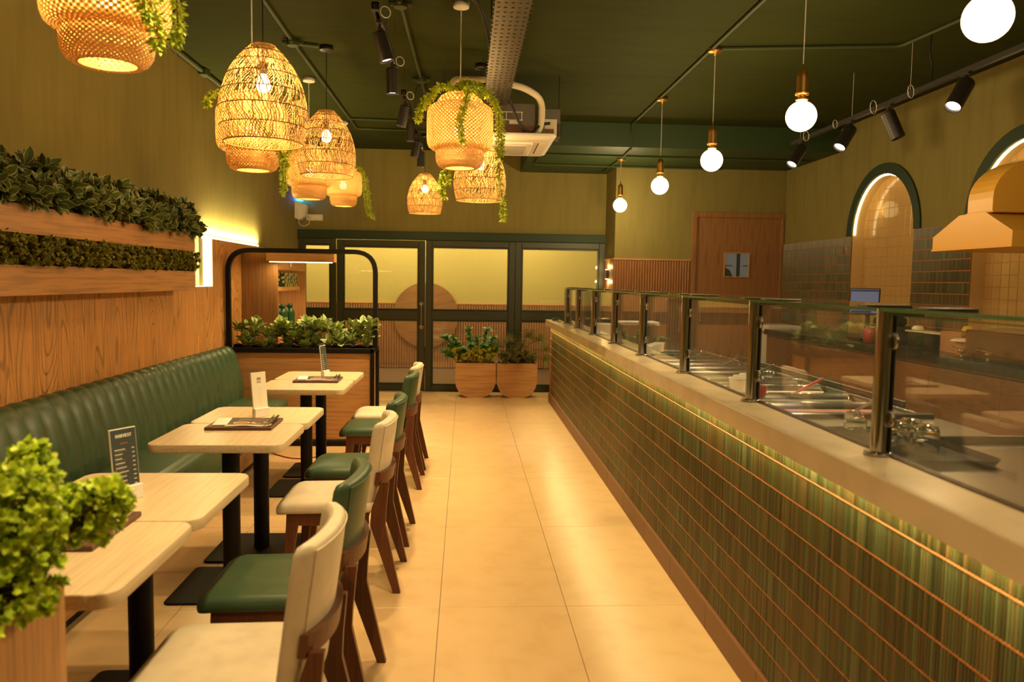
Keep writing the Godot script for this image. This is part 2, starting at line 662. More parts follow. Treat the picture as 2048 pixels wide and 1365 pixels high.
func make_shell() -> void:
	var s := sh()
	# floor slab with its tiles
	s = slab_box(Vector3(XL - 0.3, -0.12, ZG), Vector3(XR + 0.4, -0.006, 2.6))
	var fl := struct(s, M.grout, "floor")
	var tl := sh()
	tl.box(Vector3(0, -0.004, 0), Vector3(0.5975, 0.008, 1.1975), 0.0012)
	var tm := tl.mesh()
	for i in range(-6, 8):
		for j in 10:
			var cx := 0.195 + 0.6 * i
			var cz := -3.56 + 1.2 * (j - 6) + 0.6
			if cx > XR or cz < ZG or cz > 2.4 or cx < XL - 0.3:
				continue
			if cx > 1.4 and cz > -1.0:
				continue
			var o := put(tm, M.floor_tile, "tile", fl, Vector3(cx, 0, cz))
			o.rotation.y = 0.0
	struct(slab_box(Vector3(XL - 0.3, H1, ZG - 0.2), Vector3(XR + 0.4, H1 + 0.2, 2.6)), M.ceiling_paint, "ceiling")
	struct(slab_box(Vector3(0.74, H2, ZG), Vector3(XR, H1, -8.63), 0.004), M.beam_paint, "ceiling_beam")
	struct(slab_box(Vector3(XL - 0.2, 0, ZG - 0.2), Vector3(XL, H1, 2.6)), M.wall_paint, "wall_left")
	struct(slab_box(Vector3(XL - 0.2, 0, 2.4), Vector3(XR + 0.4, H1, 2.6)), M.wall_paint, "wall_rear")
	# wall over the glazing
	struct(slab_box(Vector3(XL, 2.2, ZG - 0.15), Vector3(1.94, H1, ZG)), M.wall_paint, "wall_back")
	struct(slab_box(Vector3(XL - 0.02, 2.09, ZG - 0.1), Vector3(1.95, 2.205, ZG + 0.05), 0.006), M.trim_green, "trim_header")
	# kitchen wall with the two arched niches
	var p := PackedVector2Array([Vector2(-2.6, 0), Vector2(5.06, 0)])
	p.append_array(arch_poly(5.65, 0.59, 2.1))
	p.append_array([Vector2(6.24, 0), Vector2(7.085, 0)])
	p.append_array(arch_poly(7.675, 0.59, 2.1))
	p.append_array([Vector2(8.265, 0), Vector2(10.3, 0), Vector2(10.3, H1), Vector2(-2.6, H1)])
	s = sh()
	s.prism(p, XR, XR + 0.14, along_side())
	s.span(Vector3(XR + 0.14, 0, -10.3), Vector3(XR + 0.4, H1, 2.6))
	var wr := struct(s, M.wall_paint, "wall_right")
	for k in 2:
		var u: float = [7.675, 5.65][k]
		var ring := arch_poly(u, 0.695, 2.09)
		var inner := arch_poly(u, 0.59, 2.09)
		inner.reverse()
		ring.append_array(inner)
		s = sh()
		s.prism(ring, XR - 0.018, XR + 0.004, along_side())
		struct(s, M.trim_green, "trim_arch" if k == 0 else "trim_arch_001")
		# square cream tiles on the back of the niche
		var back := put(slab_box(Vector3(XR + 0.13, 0.9, -u - 0.6), Vector3(XR + 0.141, 2.7, -u + 0.6)), M.cream_grout, "niche_back", wr)
		var ct := sh()
		ct.box(Vector3.ZERO, Vector3(0.008, 0.0965, 0.0965), 0.002)
		var cm := ct.mesh()
		for i in 12:
			for j in 17:
				var cy := 1.05 + 0.1 * (j + 0.5)
				var cz := -u - 0.59 + 0.1 * (i + 0.45)
				var dy := maxf(cy - 0.05 - 2.1, 0.0)
				if Vector2(maxf(absf(cz + u) - 0.05, 0), dy).length() > 0.59:
					continue
				if k == 1 and cz > -5.35:
					continue
				put(cm, M.cream_tile, "tile", back, Vector3(XR + 0.128, cy, cz))
		# smooth cream lining of the reveal
		s = sh()
		var near_edge := PackedVector3Array()
		var far_edge := PackedVector3Array()
		near_edge.push_back(Vector3(XR + 0.001, 0.95, -u - 0.586))
		far_edge.push_back(Vector3(XR + 0.128, 0.95, -u - 0.586))
		for q in 25:
			var a := PI - PI * q / 24.0
			near_edge.push_back(Vector3(XR + 0.001, 2.1 + sin(a) * 0.586, -u + cos(a) * 0.586))
			far_edge.push_back(Vector3(XR + 0.128, 2.1 + sin(a) * 0.586, -u + cos(a) * 0.586))
		near_edge.push_back(Vector3(XR + 0.001, 0.95, -u + 0.586))
		far_edge.push_back(Vector3(XR + 0.128, 0.95, -u + 0.586))
		s.grid([near_edge, far_edge])
		put(s, M.cream_grout, "reveal_lining", wr)
		# light strip tucked inside the arch
		s = sh()
		var path := PackedVector3Array()
		for q in 25:
			var a := PI - PI * q / 24.0
			path.push_back(Vector3(XR + 0.018, 2.1 + sin(a) * 0.574, -u - cos(a) * 0.574))
		s.tube(path, 0.011, 6)
		one(s, M.led_strip, "strip_light", ["warm light strip curved round the inside of the narrow open arch", "warm light strip curved round the arch above the yellow hood"][k], "light", Vector3.ZERO, "arch light strips")
		omni(self, Vector3(XR + 0.05, 2.35, -u - 0.25), WARM_LED, 0.02, 0.1)
	# dark ribbed dado between and beside the arches
	var dado := put(slab_box(Vector3(XR - 0.004, 1.0, -10.07), Vector3(XR, 2.09, -8.27)), M.copper_grout, "dado", wr)
	for i in 6:
		for j in 11:
			rib_tile(dado, Vector3(XR - 0.004, 1.04 + 0.1 * j, -10.07 + 0.3 * (i + 0.5)), -PI / 2)
	put(slab_box(Vector3(XR, 1.0, -8.272), Vector3(XR + 0.08, 2.09, -8.262)), M.dark_worktop, "dado_return", dado)
	dado = put(slab_box(Vector3(XR - 0.004, 1.0, -7.085), Vector3(XR, 2.09, -6.24)), M.copper_grout, "dado", wr)
	for i in 3:
		for j in 11:
			rib_tile(dado, Vector3(XR - 0.004, 1.04 + 0.1 * j, -7.085 + 0.2817 * (i + 0.5)), -PI / 2, 0.939)
	# pier by the glazing and the wall with the kitchen door
	s = sh()
	s.span(Vector3(1.94, 0, ZG - 0.15), Vector3(2.96, H2, ZD))
	s.span(Vector3(2.96, 2.47, ZG - 0.15), Vector3(XR, H2, ZD - 0.001))
	s.span(Vector3(4.185, 0, ZG - 0.15), Vector3(XR, 2.48, ZD))
	var wb := struct(s, M.wall_paint, "wall_back_kitchen")
	# fluted wainscot
	var wain := put(slab_box(Vector3(1.925, 0, ZD), Vector3(2.945, 1.845, ZD + 0.008)), M.door_wood, "wainscot", wb)
	var fs := sh()
	var lo := PackedVector3Array()
	var hi := PackedVector3Array()
	for a in 9:
		var t := PI * a / 8.0
		lo.push_back(Vector3(-cos(t) * 0.0165, 0, sin(t) * 0.017))
		hi.push_back(Vector3(-cos(t) * 0.0165, 1.84, sin(t) * 0.017))
	fs.grid([lo, hi])
	var fm := fs.mesh()
	for i in 29:
		put(fm, M.slat_wood, "slat", wain, Vector3(1.945 + 0.035 * i, 0.0, ZD + 0.008))
	put(slab_box(Vector3(1.92, 1.845, ZD - 0.01), Vector3(2.95, 1.868, ZD + 0.028), 0.003), M.oak_x, "cap_rail", wain)
	put(slab_box(Vector3(1.925, 0, ZG), Vector3(1.94, 1.845, ZD + 0.008)), M.door_wood, "wainscot_side", wb)
	put(slab_box(Vector3(1.92, 1.845, ZG), Vector3(1.945, 1.868, ZD)), M.oak_z, "cap_rail_side", wb)
	# kitchen door
	var d := struct(slab_box(Vector3(3.02, 0.005, ZD - 0.045), Vector3(4.15, 2.42, ZD - 0.01), 0.003), M.door_wood, "door_1")
	s = sh()
	s.span(Vector3(2.955, 0, ZD - 0.1), Vector3(3.02, 2.49, ZD + 0.02), 0.004)
	s.span(Vector3(4.15, 0, ZD - 0.1), Vector3(4.19, 2.49, ZD + 0.02), 0.004)
	s.span(Vector3(3.02, 2.42, ZD - 0.1), Vector3(4.15, 2.49, ZD + 0.02), 0.004)
	put(s, M.door_wood, "door_frame", d)
	s = sh()
	var cx := 3.573
	var cy := 1.805
	for q in [[-0.165, 0.0, 0.014, 0.33], [0.165, 0.0, 0.014, 0.33], [0.0, 0.158, 0.33, 0.014], [0.0, -0.158, 0.33, 0.014]]:
		s.box(Vector3(cx + q[0], cy + q[1], ZD - 0.004), Vector3(q[2], q[3], 0.02), 0.002)
	put(s, M.oak_y, "vision_frame", d)
	# what shows through the vision panel: a pale fridge front in the lit room behind
	s = sh()
	s.span(Vector3(cx - 0.158, cy - 0.151, ZD - 0.0095), Vector3(cx + 0.158, cy + 0.151, ZD - 0.0085))
	var vp := put(s, M.window_glow, "vision_panel", d)
	s = sh()
	s.span(Vector3(cx - 0.002, cy - 0.15, ZD - 0.0085), Vector3(cx + 0.045, cy + 0.15, ZD - 0.0065))
	s.box(Vector3(cx - 0.105, cy - 0.01, ZD - 0.0075), Vector3(0.1, 0.012, 0.002))
	s.box(Vector3(cx + 0.12, cy - 0.01, ZD - 0.0075), Vector3(0.07, 0.012, 0.002))
	s.prism(PackedVector2Array([Vector2(cx - 0.158, cy - 0.15), Vector2(cx - 0.05, cy - 0.15), Vector2(cx - 0.09, cy - 0.07), Vector2(cx - 0.14, cy - 0.04), Vector2(cx - 0.158, cy - 0.035)]), ZD - 0.0085, ZD - 0.0065)
	put(s, M.card_dark, "reveal", vp)
	s = sh()
	s.tube(bend([Vector3(3.09, 1.36, ZD - 0.01), Vector3(3.09, 1.36, ZD + 0.05), Vector3(3.09, 1.05, ZD + 0.05), Vector3(3.09, 1.05, ZD - 0.01)], 0.02), 0.01, 8)
	put(s, M.steel, "door_handle", d)
	make_glazing()
	make_corridor()
	make_panelling()

func glazed_leaf(root: Node3D, x0: float, x1: float, y0: float, y1: float, mid: float, fw: float, pane_at := true) -> void:
	var s := sh()
	var z0 := ZG - 0.03
	var z1 := ZG + 0.03
	s.span(Vector3(x0, y0, z0), Vector3(x0 + fw, y1, z1), 0.005)
	s.span(Vector3(x1 - fw, y0, z0), Vector3(x1, y1, z1), 0.005)
	s.span(Vector3(x0 + fw, y1 - fw, z0), Vector3(x1 - fw, y1, z1), 0.005)
	s.span(Vector3(x0 + fw, y0, z0), Vector3(x1 - fw, y0 + fw, z1), 0.005)
	s.span(Vector3(x0 + fw, mid - 0.065, z0), Vector3(x1 - fw, mid + 0.065, z1), 0.005)
	put(s, M.frame_green, "frame", root)
	s = sh()
	for q in [[y0 + fw, mid - 0.065], [mid + 0.065, y1 - fw]]:
		for e in [[x0 + fw, x0 + fw + 0.022], [x1 - fw - 0.022, x1 - fw]]:
			s.span(Vector3(e[0], q[0], z0 + 0.012), Vector3(e[1], q[1], z1 - 0.014), 0.004)
		for e in [[q[0], q[0] + 0.022], [q[1] - 0.022, q[1]]]:
			s.span(Vector3(x0 + fw + 0.022, e[0], z0 + 0.012), Vector3(x1 - fw - 0.022, e[1], z1 - 0.014), 0.004)
	put(s, M.frame_green, "glazing_bead", root)
	for q in [[y0 + fw, mid - 0.065], [mid + 0.065, y1 - fw]]:
		put(slab_box(Vector3(x0 + fw, q[0], ZG - 0.004), Vector3(x1 - fw, q[1], ZG + 0.002)), M.pane_glass, "pane", root)

func make_glazing() -> void:
	var mid := 1.062
	var w := struct_root("window_1")
	glazed_leaf(w, -2.27, -1.765, 0.0, 2.09, mid, 0.075)
	var d := struct_root("door_2")
	glazed_leaf(d, -1.755, -0.555, 0.012, 2.082, mid, 0.085)
	var s := sh()
	s.tube(bend([Vector3(-0.6, 1.215, ZG + 0.03), Vector3(-0.6, 1.215, ZG + 0.085), Vector3(-0.6, 0.895, ZG + 0.085), Vector3(-0.6, 0.895, ZG + 0.03)], 0.04), 0.013, 10)
	for y in [1.215, 0.895]:
		s.cyl(Vector3(-0.6, y, ZG + 0.028), Vector3(-0.6, y, ZG + 0.04), 0.03, 14)
	put(s, M.steel, "door_handle", d)
	w = struct_root("window_2")
	glazed_leaf(w, -0.545, 0.685, 0.0, 2.09, mid, 0.085)
	w = struct_root("window_3")
	glazed_leaf(w, 0.688, 1.94, 0.0, 2.09, mid, 0.085)

func make_corridor() -> void:
	# the lit lobby beyond the glazing
	var zb := -13.6
	var s := sh()
	var fl := struct(slab_box(Vector3(-4.5, -0.12, zb - 0.2), Vector3(4.5, -0.012, ZG)), M.soil, "floor_lobby")
	var pl := slab_box(Vector3(-4.5, -0.012, -0.054), Vector3(4.5, 0.0, 0.054), 0.003)
	var pm := pl.mesh()
	for i in 24:
		put(pm, M.deck_wood, "plank", fl, Vector3(0, 0, ZG - 0.18 - 0.115 * i))
	struct(slab_box(Vector3(-4.5, 0, zb - 0.2), Vector3(4.5, 3.1, zb)), M.lobby_paint, "wall_lobby")
	struct(slab_box(Vector3(-4.7, 0, zb - 0.2), Vector3(-4.5, 3.1, ZG - 0.15)), M.lobby_paint, "wall_lobby_end")
	struct(slab_box(Vector3(2.62, 0, zb), Vector3(2.8, 3.1, ZG - 0.15)), M.lobby_paint, "wall_lobby_side")
	struct(slab_box(Vector3(-4.7, 3.1, zb - 0.2), Vector3(4.5, 3.3, ZG - 0.15)), M.ceiling_paint, "ceiling_lobby")
	struct(slab_box(Vector3(-4.7, 0, ZG - 0.15), Vector3(XL - 0.2, 3.3, ZG)), M.lobby_paint, "wall_lobby_front")
	struct(slab_box(Vector3(1.94, 0, ZG - 0.15 - 0.1), Vector3(4.5, 3.1, ZG - 0.15)), M.lobby_paint, "wall_lobby_return")
	var wain := struct(slab_box(Vector3(-4.5, 0, zb), Vector3(2.62, 1.13, zb + 0.006)), M.soil, "trim_lobby_wainscot")
	var sl := slab_box(Vector3(-0.017, 0.02, 0.0), Vector3(0.017, 1.13, 0.022), 0.004)
	var sm := sl.mesh()
	for i in 124:
		put(sm, M.slat_wood, "slat", wain, Vector3(-2.9 + 0.0445 * i, 0, zb + 0.006))
	put(slab_box(Vector3(-4.5, 1.13, zb), Vector3(2.62, 1.155, zb + 0.035), 0.004), M.oak_x, "cap_rail", wain)
	s = sh()
	s.cyl(Vector3(0, 0, 0), Vector3(0, 0, 0.03), 0.565, 64)
	one(s, M.door_wood_x, "wall_disc", "big round wooden disc on the lobby wall beyond the glass door", "panel", Vector3(-0.68, 0.94, zb + 0.03))
	# its ceiling lamps
	var k := 0
	for x in [-2.6, -0.9, 1.0]:
		var t := thing("lobby_downlight", ["round lobby downlight beyond the narrow fixed window", "round lobby downlight in front of the wooden disc", "round lobby downlight beyond the curved planters"][k], "light", Vector3(x, 3.1, -12.5), "lobby downlights")
		s = sh()
		s.lathe([Vector2(0.0, -0.006), Vector2(0.08, -0.006), Vector2(0.085, 0.0)], 20)
		put(s, M.led_strip, "lens", t)
		omni(t, Vector3(0, -0.25, 0), WARM2, 4.0, 0.12)
		k += 1

func make_panelling() -> void:
	var tex := carved_images()
	var m := mat("carved_wood", Color(1, 1, 1), 0.5)
	m.albedo_texture = tex[0]
	relief(m, tex[1], 0.35)
	var back := struct(slab_box(Vector3(XL, 0.0, -8.72), Vector3(XL + 0.03, 1.44, 0.6)), M.oak_y, "trim_panelling")
	var x := XL + 0.08
	for i in 21:
		var u0 := 0.44 * i - 0.53
		var u1 := u0 + 0.44
		var tall := u0 > 6.9
		if u1 > 8.72:
			u1 = 8.72
		if u0 < 6.93 and u1 > 6.93:
			plank(back, m, x, u0, 6.93, 0.45, 1.457)
			plank(back, m, x, 6.93, u1, 0.45, 1.87)
		else:
			plank(back, m, x, u0, u1, 0.45, 1.87 if tall else 1.457)

func plank(parent: Node3D, m: Material, x: float, u0: float, u1: float, y0: float, y1: float) -> void:
	if u1 - u0 < 0.02:
		return
	var s := sh()
	var g := 0.0012
	var a := Vector3(x, y0, -u0 - g)
	var b := Vector3(x, y0, -u1 + g)
	var c := Vector3(x, y1, -u1 + g)
	var d := Vector3(x, y1, -u0 - g)
	var r := Rect2((u0 + 0.53) / 4.4, 1.0 - (y1 - 0.2) / 1.7, (u1 - u0) / 4.4, (y1 - y0) / 1.7)
	s.quad_uv(a, b, c, d, r)
	var w := Vector3(0.05, 0, 0)
	s.quad_uv(d, c, c - w, d - w, Rect2(0, 0, 0.01, 0.01))
	s.quad_uv(b, b - w, c - w, c, Rect2(0, 0, 0.01, 0.01))
	s.quad_uv(a - w, a, d, d - w, Rect2(0, 0, 0.01, 0.01))
	put(s, m, "plank", parent)

# ------------------------------------------------------------------ seating and tables
func make_chair(cream: bool, label: String, at: Vector3, turn: float) -> Node3D:
	var t := thing("dining_chair", label, "chair", at, "", turn)
	var lea: Material = M.leather_cream if cream else M.leather_green
	# seat cushion
	var s := sh()
	s.slab(0.25, 0.222, 0.06, [Vector2(0.012, 0.400), Vector2(0.002, 0.405), Vector2(0.0, 0.418), Vector2(0.002, 0.436), Vector2(0.012, 0.450), Vector2(0.03, 0.459), Vector2(0.07, 0.465), Vector2(0.14, 0.468)], 6, Vector3(-0.045, 0, 0))
	s.warp(func(p: Vector3) -> Vector3: return p + Vector3(0, -0.02 * pow(maxf(0.0, (-p.x - 0.15) / 0.145), 2.0), 0))
	put(s, lea, "seat", t)
	# upholstered back, curved in plan and leaning
	var lean := func(p: Vector3) -> Vector3:
		var k := (p.y - 0.41) / 0.44
		var e := pow(absf(p.z) / 0.222, 2.0)
		return Vector3(p.x + 0.195 + 0.06 * k - 0.045 * e - 0.012 * e * e, p.y - 0.022 * e * maxf(k - 0.4, 0.0), p.z * (1.0 - 0.05 * (1.0 - k)))
	# subdivide across the width so that the curve shows
	var b := sh()
	var prof := [Vector2(0.012, 0.415), Vector2(0.003, 0.42), Vector2(0.0, 0.435), Vector2(0.0, 0.5), Vector2(0.0, 0.56), Vector2(0.0, 0.62), Vector2(0.0, 0.68), Vector2(0.0, 0.775), Vector2(0.001, 0.825), Vector2(0.006, 0.843), Vector2(0.016, 0.85)]
	# outline from one end to the other along the rear face, and its mirror image along the front
	var half := []
	for i in 6:
		var a := PI * 0.5 * (i / 5.0)
		half.append([Vector2(sin(a) * 0.028, -0.194 - cos(a) * 0.028), Vector2(sin(a), -cos(a))])
	for i in range(1, 12):
		half.append([Vector2(0.028, lerpf(-0.194, 0.194, i / 12.0)), Vector2(1, 0)])
	for i in 6:
		var a := PI * 0.5 * (i / 5.0)
		half.append([Vector2(cos(a) * 0.028, 0.194 + sin(a) * 0.028), Vector2(cos(a), sin(a))])
	var ring := half.duplicate()
	for i in range(half.size() - 2, 0, -1):
		ring.append([half[i][0] * Vector2(-1, 1), half[i][1] * Vector2(-1, 1)])
	var rows := []
	for p in prof:
		var row := PackedVector3Array()
		for k in ring:
			var q: Vector2 = k[0] - k[1] * p.x
			row.push_back(Vector3(q.x, p.y, q.y))
		rows.append(row)
	b.grid(rows, true, true)
	for row in [rows[0], rows[rows.size() - 1]]:
		var up := Vector3.UP if row == rows[rows.size() - 1] else Vector3.DOWN
		var nk: int = row.size()
		for i in half.size() - 1:
			var m0 := (nk - i) % nk
			var m1 := (nk - i - 1) % nk
			if m0 == i:
				b.outward([row[i], row[i + 1], row[m1]], up)
			elif m1 == i + 1:
				b.outward([row[i], row[i + 1], row[m0]], up)
			else:
				b.outward([row[i], row[i + 1], row[m1], row[m0]], up)
	b.warp(lean)
	put(b, lea, "backrest", t)
	# stitched seam along the edge of the back
	s = sh()
	for side in [-1.0, 1.0]:
		var path := PackedVector3Array()
		for k in 9:
			path.push_back(lean.call(Vector3(0.0295, lerpf(0.43, 0.835, k / 8.0), side * 0.198)))
		s.tube(path, 0.0022, 5)
	var top := PackedVector3Array()
	for k in 13:
		top.push_back(lean.call(Vector3(0.0285, 0.832, lerpf(-0.198, 0.198, k / 12.0))))
	s.tube(top, 0.0022, 5)
	put(s, lea, "seam", t.get_node("backrest"))
	# curved wooden rail behind the back
	s = sh()
	var r0 := []
	for y in [0.535, 0.60]:
		for dx in [0.028, 0.05]:
			var line := PackedVector3Array()
			for k in 15:
				line.push_back(lean.call(Vector3(dx, y, lerpf(-0.215, 0.215, k / 14.0))))
			r0.append(line)
	var loop := [r0[0], r0[1], r0[3], r0[2], r0[0]]
	for q in 4:
		for k in 14:
			var mid: Vector3 = (r0[0][k] + r0[3][k]) * 0.5
			var c4: Vector3 = (loop[q][k] + loop[q + 1][k]) * 0.5
			s.outward([loop[q][k], loop[q + 1][k], loop[q + 1][k + 1], loop[q][k + 1]], c4 - mid)
	for k in [0, 14]:
		s.outward([r0[0][k], r0[1][k], r0[3][k], r0[2][k]], Vector3(0, 0, -1 if k == 0 else 1))
	put(s, M.walnut, "back_rail", t)
	# apron
	s = sh()
	s.span(Vector3(-0.235, 0.335, -0.205), Vector3(-0.21, 0.402, 0.205), 0.003)
	s.span(Vector3(0.12, 0.335, -0.205), Vector3(0.145, 0.402, 0.205), 0.003)
	s.span(Vector3(-0.235, 0.335, -0.208), Vector3(0.16, 0.402, -0.186), 0.003)
	s.span(Vector3(-0.235, 0.335, 0.186), Vector3(0.16, 0.402, 0.208), 0.003)
	put(s, M.walnut, "seat_frame", t)
	# legs: flat boards that taper to the foot
	for side in [-1.0, 1.0]:
		s = sh()
		leg_board(s, [Vector3(-0.205, 0.40, side * 0.198), Vector3(-0.21, 0.33, side * 0.2), Vector3(-0.245, 0.0, side * 0.208)], [0.03, 0.028, 0.014], 0.011)
		put(s, M.walnut, "leg", t)
	for side in [-1.0, 1.0]:
		s = sh()
		leg_board(s, [Vector3(0.238, 0.55, side * 0.194), Vector3(0.21, 0.42, side * 0.2), Vector3(0.205, 0.34, side * 0.204), Vector3(0.30, 0.0, side * 0.215)], [0.02, 0.036, 0.037, 0.017], 0.0135)
		put(s, M.walnut, "leg", t)
	return t

func leg_board(s: Shape, path: Array, half: Array, thick: float) -> void:
	var rows := []
	for i in path.size():
		var p: Vector3 = path[i]
		var h: float = half[i]
		rows.append([p + Vector3(-h, 0, -thick), p + Vector3(h, 0, -thick), p + Vector3(h, 0, thick), p + Vector3(-h, 0, thick)])
	for i in rows.size() - 1:
		var mid := Vector3.ZERO
		for k in 4:
			mid += (rows[i][k] + rows[i + 1][k]) / 8.0
		for k in 4:
			var l := (k + 1) % 4
			var f: Vector3 = (rows[i][k] + rows[i][l] + rows[i + 1][k] + rows[i + 1][l]) * 0.25
			s.outward([rows[i][k], rows[i][l], rows[i + 1][l], rows[i + 1][k]], f - mid)
	s.outward(rows[0].duplicate(), path[0] - path[1])
	s.outward(rows[rows.size() - 1].duplicate(), path[path.size() - 1] - path[path.size() - 2])

func make_table(label: String, z0: float, z1: float, dx := 0.0) -> void:
	var zc := (z0 + z1) * 0.5
	var hz := absf(z1 - z0) * 0.5 - 0.001
	var t := thing("dining_table", label, "table", Vector3(-1.14 + dx, 0, zc), "two-seat tables along the bench")
	var s := sh()
	s.slab(0.31, hz, 0.055, [Vector2(0.003, 0.732), Vector2(0, 0.736), Vector2(0, 0.766), Vector2(0.004, 0.77)], 6)
	put(s, M.table_wood, "tabletop", t)
	s = sh()
	s.slab(0.2, 0.2, 0.01, [Vector2(0, 0.722), Vector2(0, 0.731)], 2)
	put(s, M.black_metal, "mounting_plate", t)
	s = sh()
	s.lathe([Vector2(0.042, 0.012), Vector2(0.042, 0.722)], 28)
	put(s, M.black_metal, "pedestal", t)
	s = sh()
	s.slab(0.255, 0.235, 0.03, [Vector2(0.002, 0.0), Vector2(0, 0.003), Vector2(0, 0.009), Vector2(0.003, 0.012)], 4)
	put(s, M.black_metal, "base_plate", t)

func make_tray(label: String, at: Vector3, turn: float, hx := 0.165, hz := 0.14) -> void:
	var t := thing("menu_tray", label, "tray", at, "wooden menu trays", turn)
	put(slab_box(Vector3(-hx, 0, -hz), Vector3(hx, 0.016, hz), 0.002), M.tray_wood, "board", t)
	var s := sh()
	var rows := []
	for i in 3:
		var row := PackedVector3Array()
		for j in 9:
			var u := j / 8.0
			row.push_back(Vector3(lerpf(-0.075, 0.155, u), 0.0175 + 0.009 * sin(u * 5.0 + i) * u + 0.012 * pow(u, 4.0), lerpf(0.12, -0.12, i / 2.0)))
		rows.append(row)
	s.grid(rows, false, false, true)
	put(s, M.menu_print, "menu_sheet", t)
	s = sh()
	s.box(Vector3(-0.115, 0.02, 0.0), Vector3(0.07, 0.006, 0.2), 0.002, Basis(Vector3.UP, 0.12))
	put(s, M.paper, "napkin", t)
	s = sh()
	for k in 2:
		s.tube(PackedVector3Array([Vector3(0.125 + 0.02 * k, 0.036, -0.11), Vector3(0.125 + 0.02 * k, 0.03, 0.0), Vector3(0.125 + 0.02 * k, 0.034, 0.11)]), 0.0035, 6)
		s.box(Vector3(0.125 + 0.02 * k, 0.035, 0.105), Vector3(0.012, 0.004, 0.03), 0.001)
	put(s, M.steel, "cutlery", t)

func make_menu_card(label: String, at: Vector3, turn: float, face: Material, dark: bool) -> void:
	var t := thing("menu_card", label, "menu", at, "standing menu cards", turn)
	# a card leaning in a small block; the printed face looks along +z
	put(slab_box(Vector3(-0.05, 0, -0.014), Vector3(0.05, 0.05, 0.014), 0.002), M.white_plastic, "holder", t)
	var b := Basis(Vector3.RIGHT, deg_to_rad(-6.0))
	var s := sh()
	s.box(b * Vector3(0, 0.135, 0.0), Vector3(0.1, 0.225, 0.007), 0.001, b)
	put(s, M.white_plastic, "card", t)
	s = sh()
	var q := [Vector3(-0.048, 0.024, 0.0041), Vector3(0.048, 0.024, 0.0041), Vector3(0.048, 0.245, 0.0041), Vector3(-0.048, 0.245, 0.0041)]
	s.quad_uv(b * q[0], b * q[1], b * q[2], b * q[3])
	put(s, face, "print", t)
	if dark:
		var tm := TextMesh.new()
		tm.text = "HARVEST"
		var f := SystemFont.new()
		f.font_names = PackedStringArray(["Droid Sans"])
		f.font_weight = 700
		tm.font = f
		tm.font_size = 16
		tm.pixel_size = 0.0009
		tm.depth = 0.0006
		var o := put(tm, M.paper, "lettering", t)
		o.transform = Transform3D(b, b * Vector3(0, 0.222, 0.0046))

func printed(called: String, bg: Color, ink: Color, dark: bool) -> void:
	var im := Image.create(128, 288, false, Image.FORMAT_RGB8)
	im.fill(bg)
	var r := RandomNumberGenerator.new()
	r.seed = 3
	if dark:
		im.fill_rect(Rect2i(44, 62, 40, 3), Color(0.6, 0.42, 0.2))
		for k in 9:
			var y := 88 + k * 20
			im.fill_rect(Rect2i(14, y, 34 + r.randi() % 34, 4), ink)
			im.fill_rect(Rect2i(14, y + 8, 26 + r.randi() % 40, 2), bg.lerp(ink, 0.4))
			im.fill_rect(Rect2i(102, y, 14, 4), ink)
	else:
		for k in 3:
			im.fill_rect(Rect2i(48 + k * 12, 34, 8, 22), ink)
			im.fill_rect(Rect2i(46 + k * 13, 62, 8, 12), ink)
		for k in 8:
			im.fill_rect(Rect2i(44 + r.randi() % 8, 110 + k * 17, 22 + r.randi() % 16, 2), bg.lerp(ink, 0.35))
	var m := mat(called, Color.WHITE, 0.5)
	m.albedo_texture = ImageTexture.create_from_image(im)

func menu_print() -> void:
	var im := Image.create(256, 256, false, Image.FORMAT_RGB8)
	im.fill(Color(0.17, 0.16, 0.14))
	im.fill_rect(Rect2i(0, 205, 256, 51), Color(0.72, 0.66, 0.52))
	var r := RandomNumberGenerator.new()
	r.seed = 8
	for c in [Vector2(70, 150), Vector2(168, 140)]:
		for y in 256:
			for x in range(int(c.x) - 60, int(c.x) + 60):
				var d := Vector2((x - c.x) / 48.0, (y - c.y) / 36.0).length()
				if d < 1.0 and x >= 0 and x < 256:
					var col := Color(0.86, 0.78, 0.62)
					if d < 0.82:
						col = [Color(0.78, 0.35, 0.16), Color(0.84, 0.58, 0.25), Color(0.62, 0.2, 0.12), Color(0.45, 0.5, 0.18)][(int(x / 9) * 7 + int(y / 8) * 3 + r.randi() % 2) % 4]
					im.set_pixel(x, y, col)
	for k in 5:
		im.fill_rect(Rect2i(30, 24 + k * 14, 60 + (k * 37) % 50, 4), Color(0.7, 0.66, 0.55))
	var m := mat("menu_print", Color.WHITE, 0.45)
	m.albedo_texture = ImageTexture.create_from_image(im)

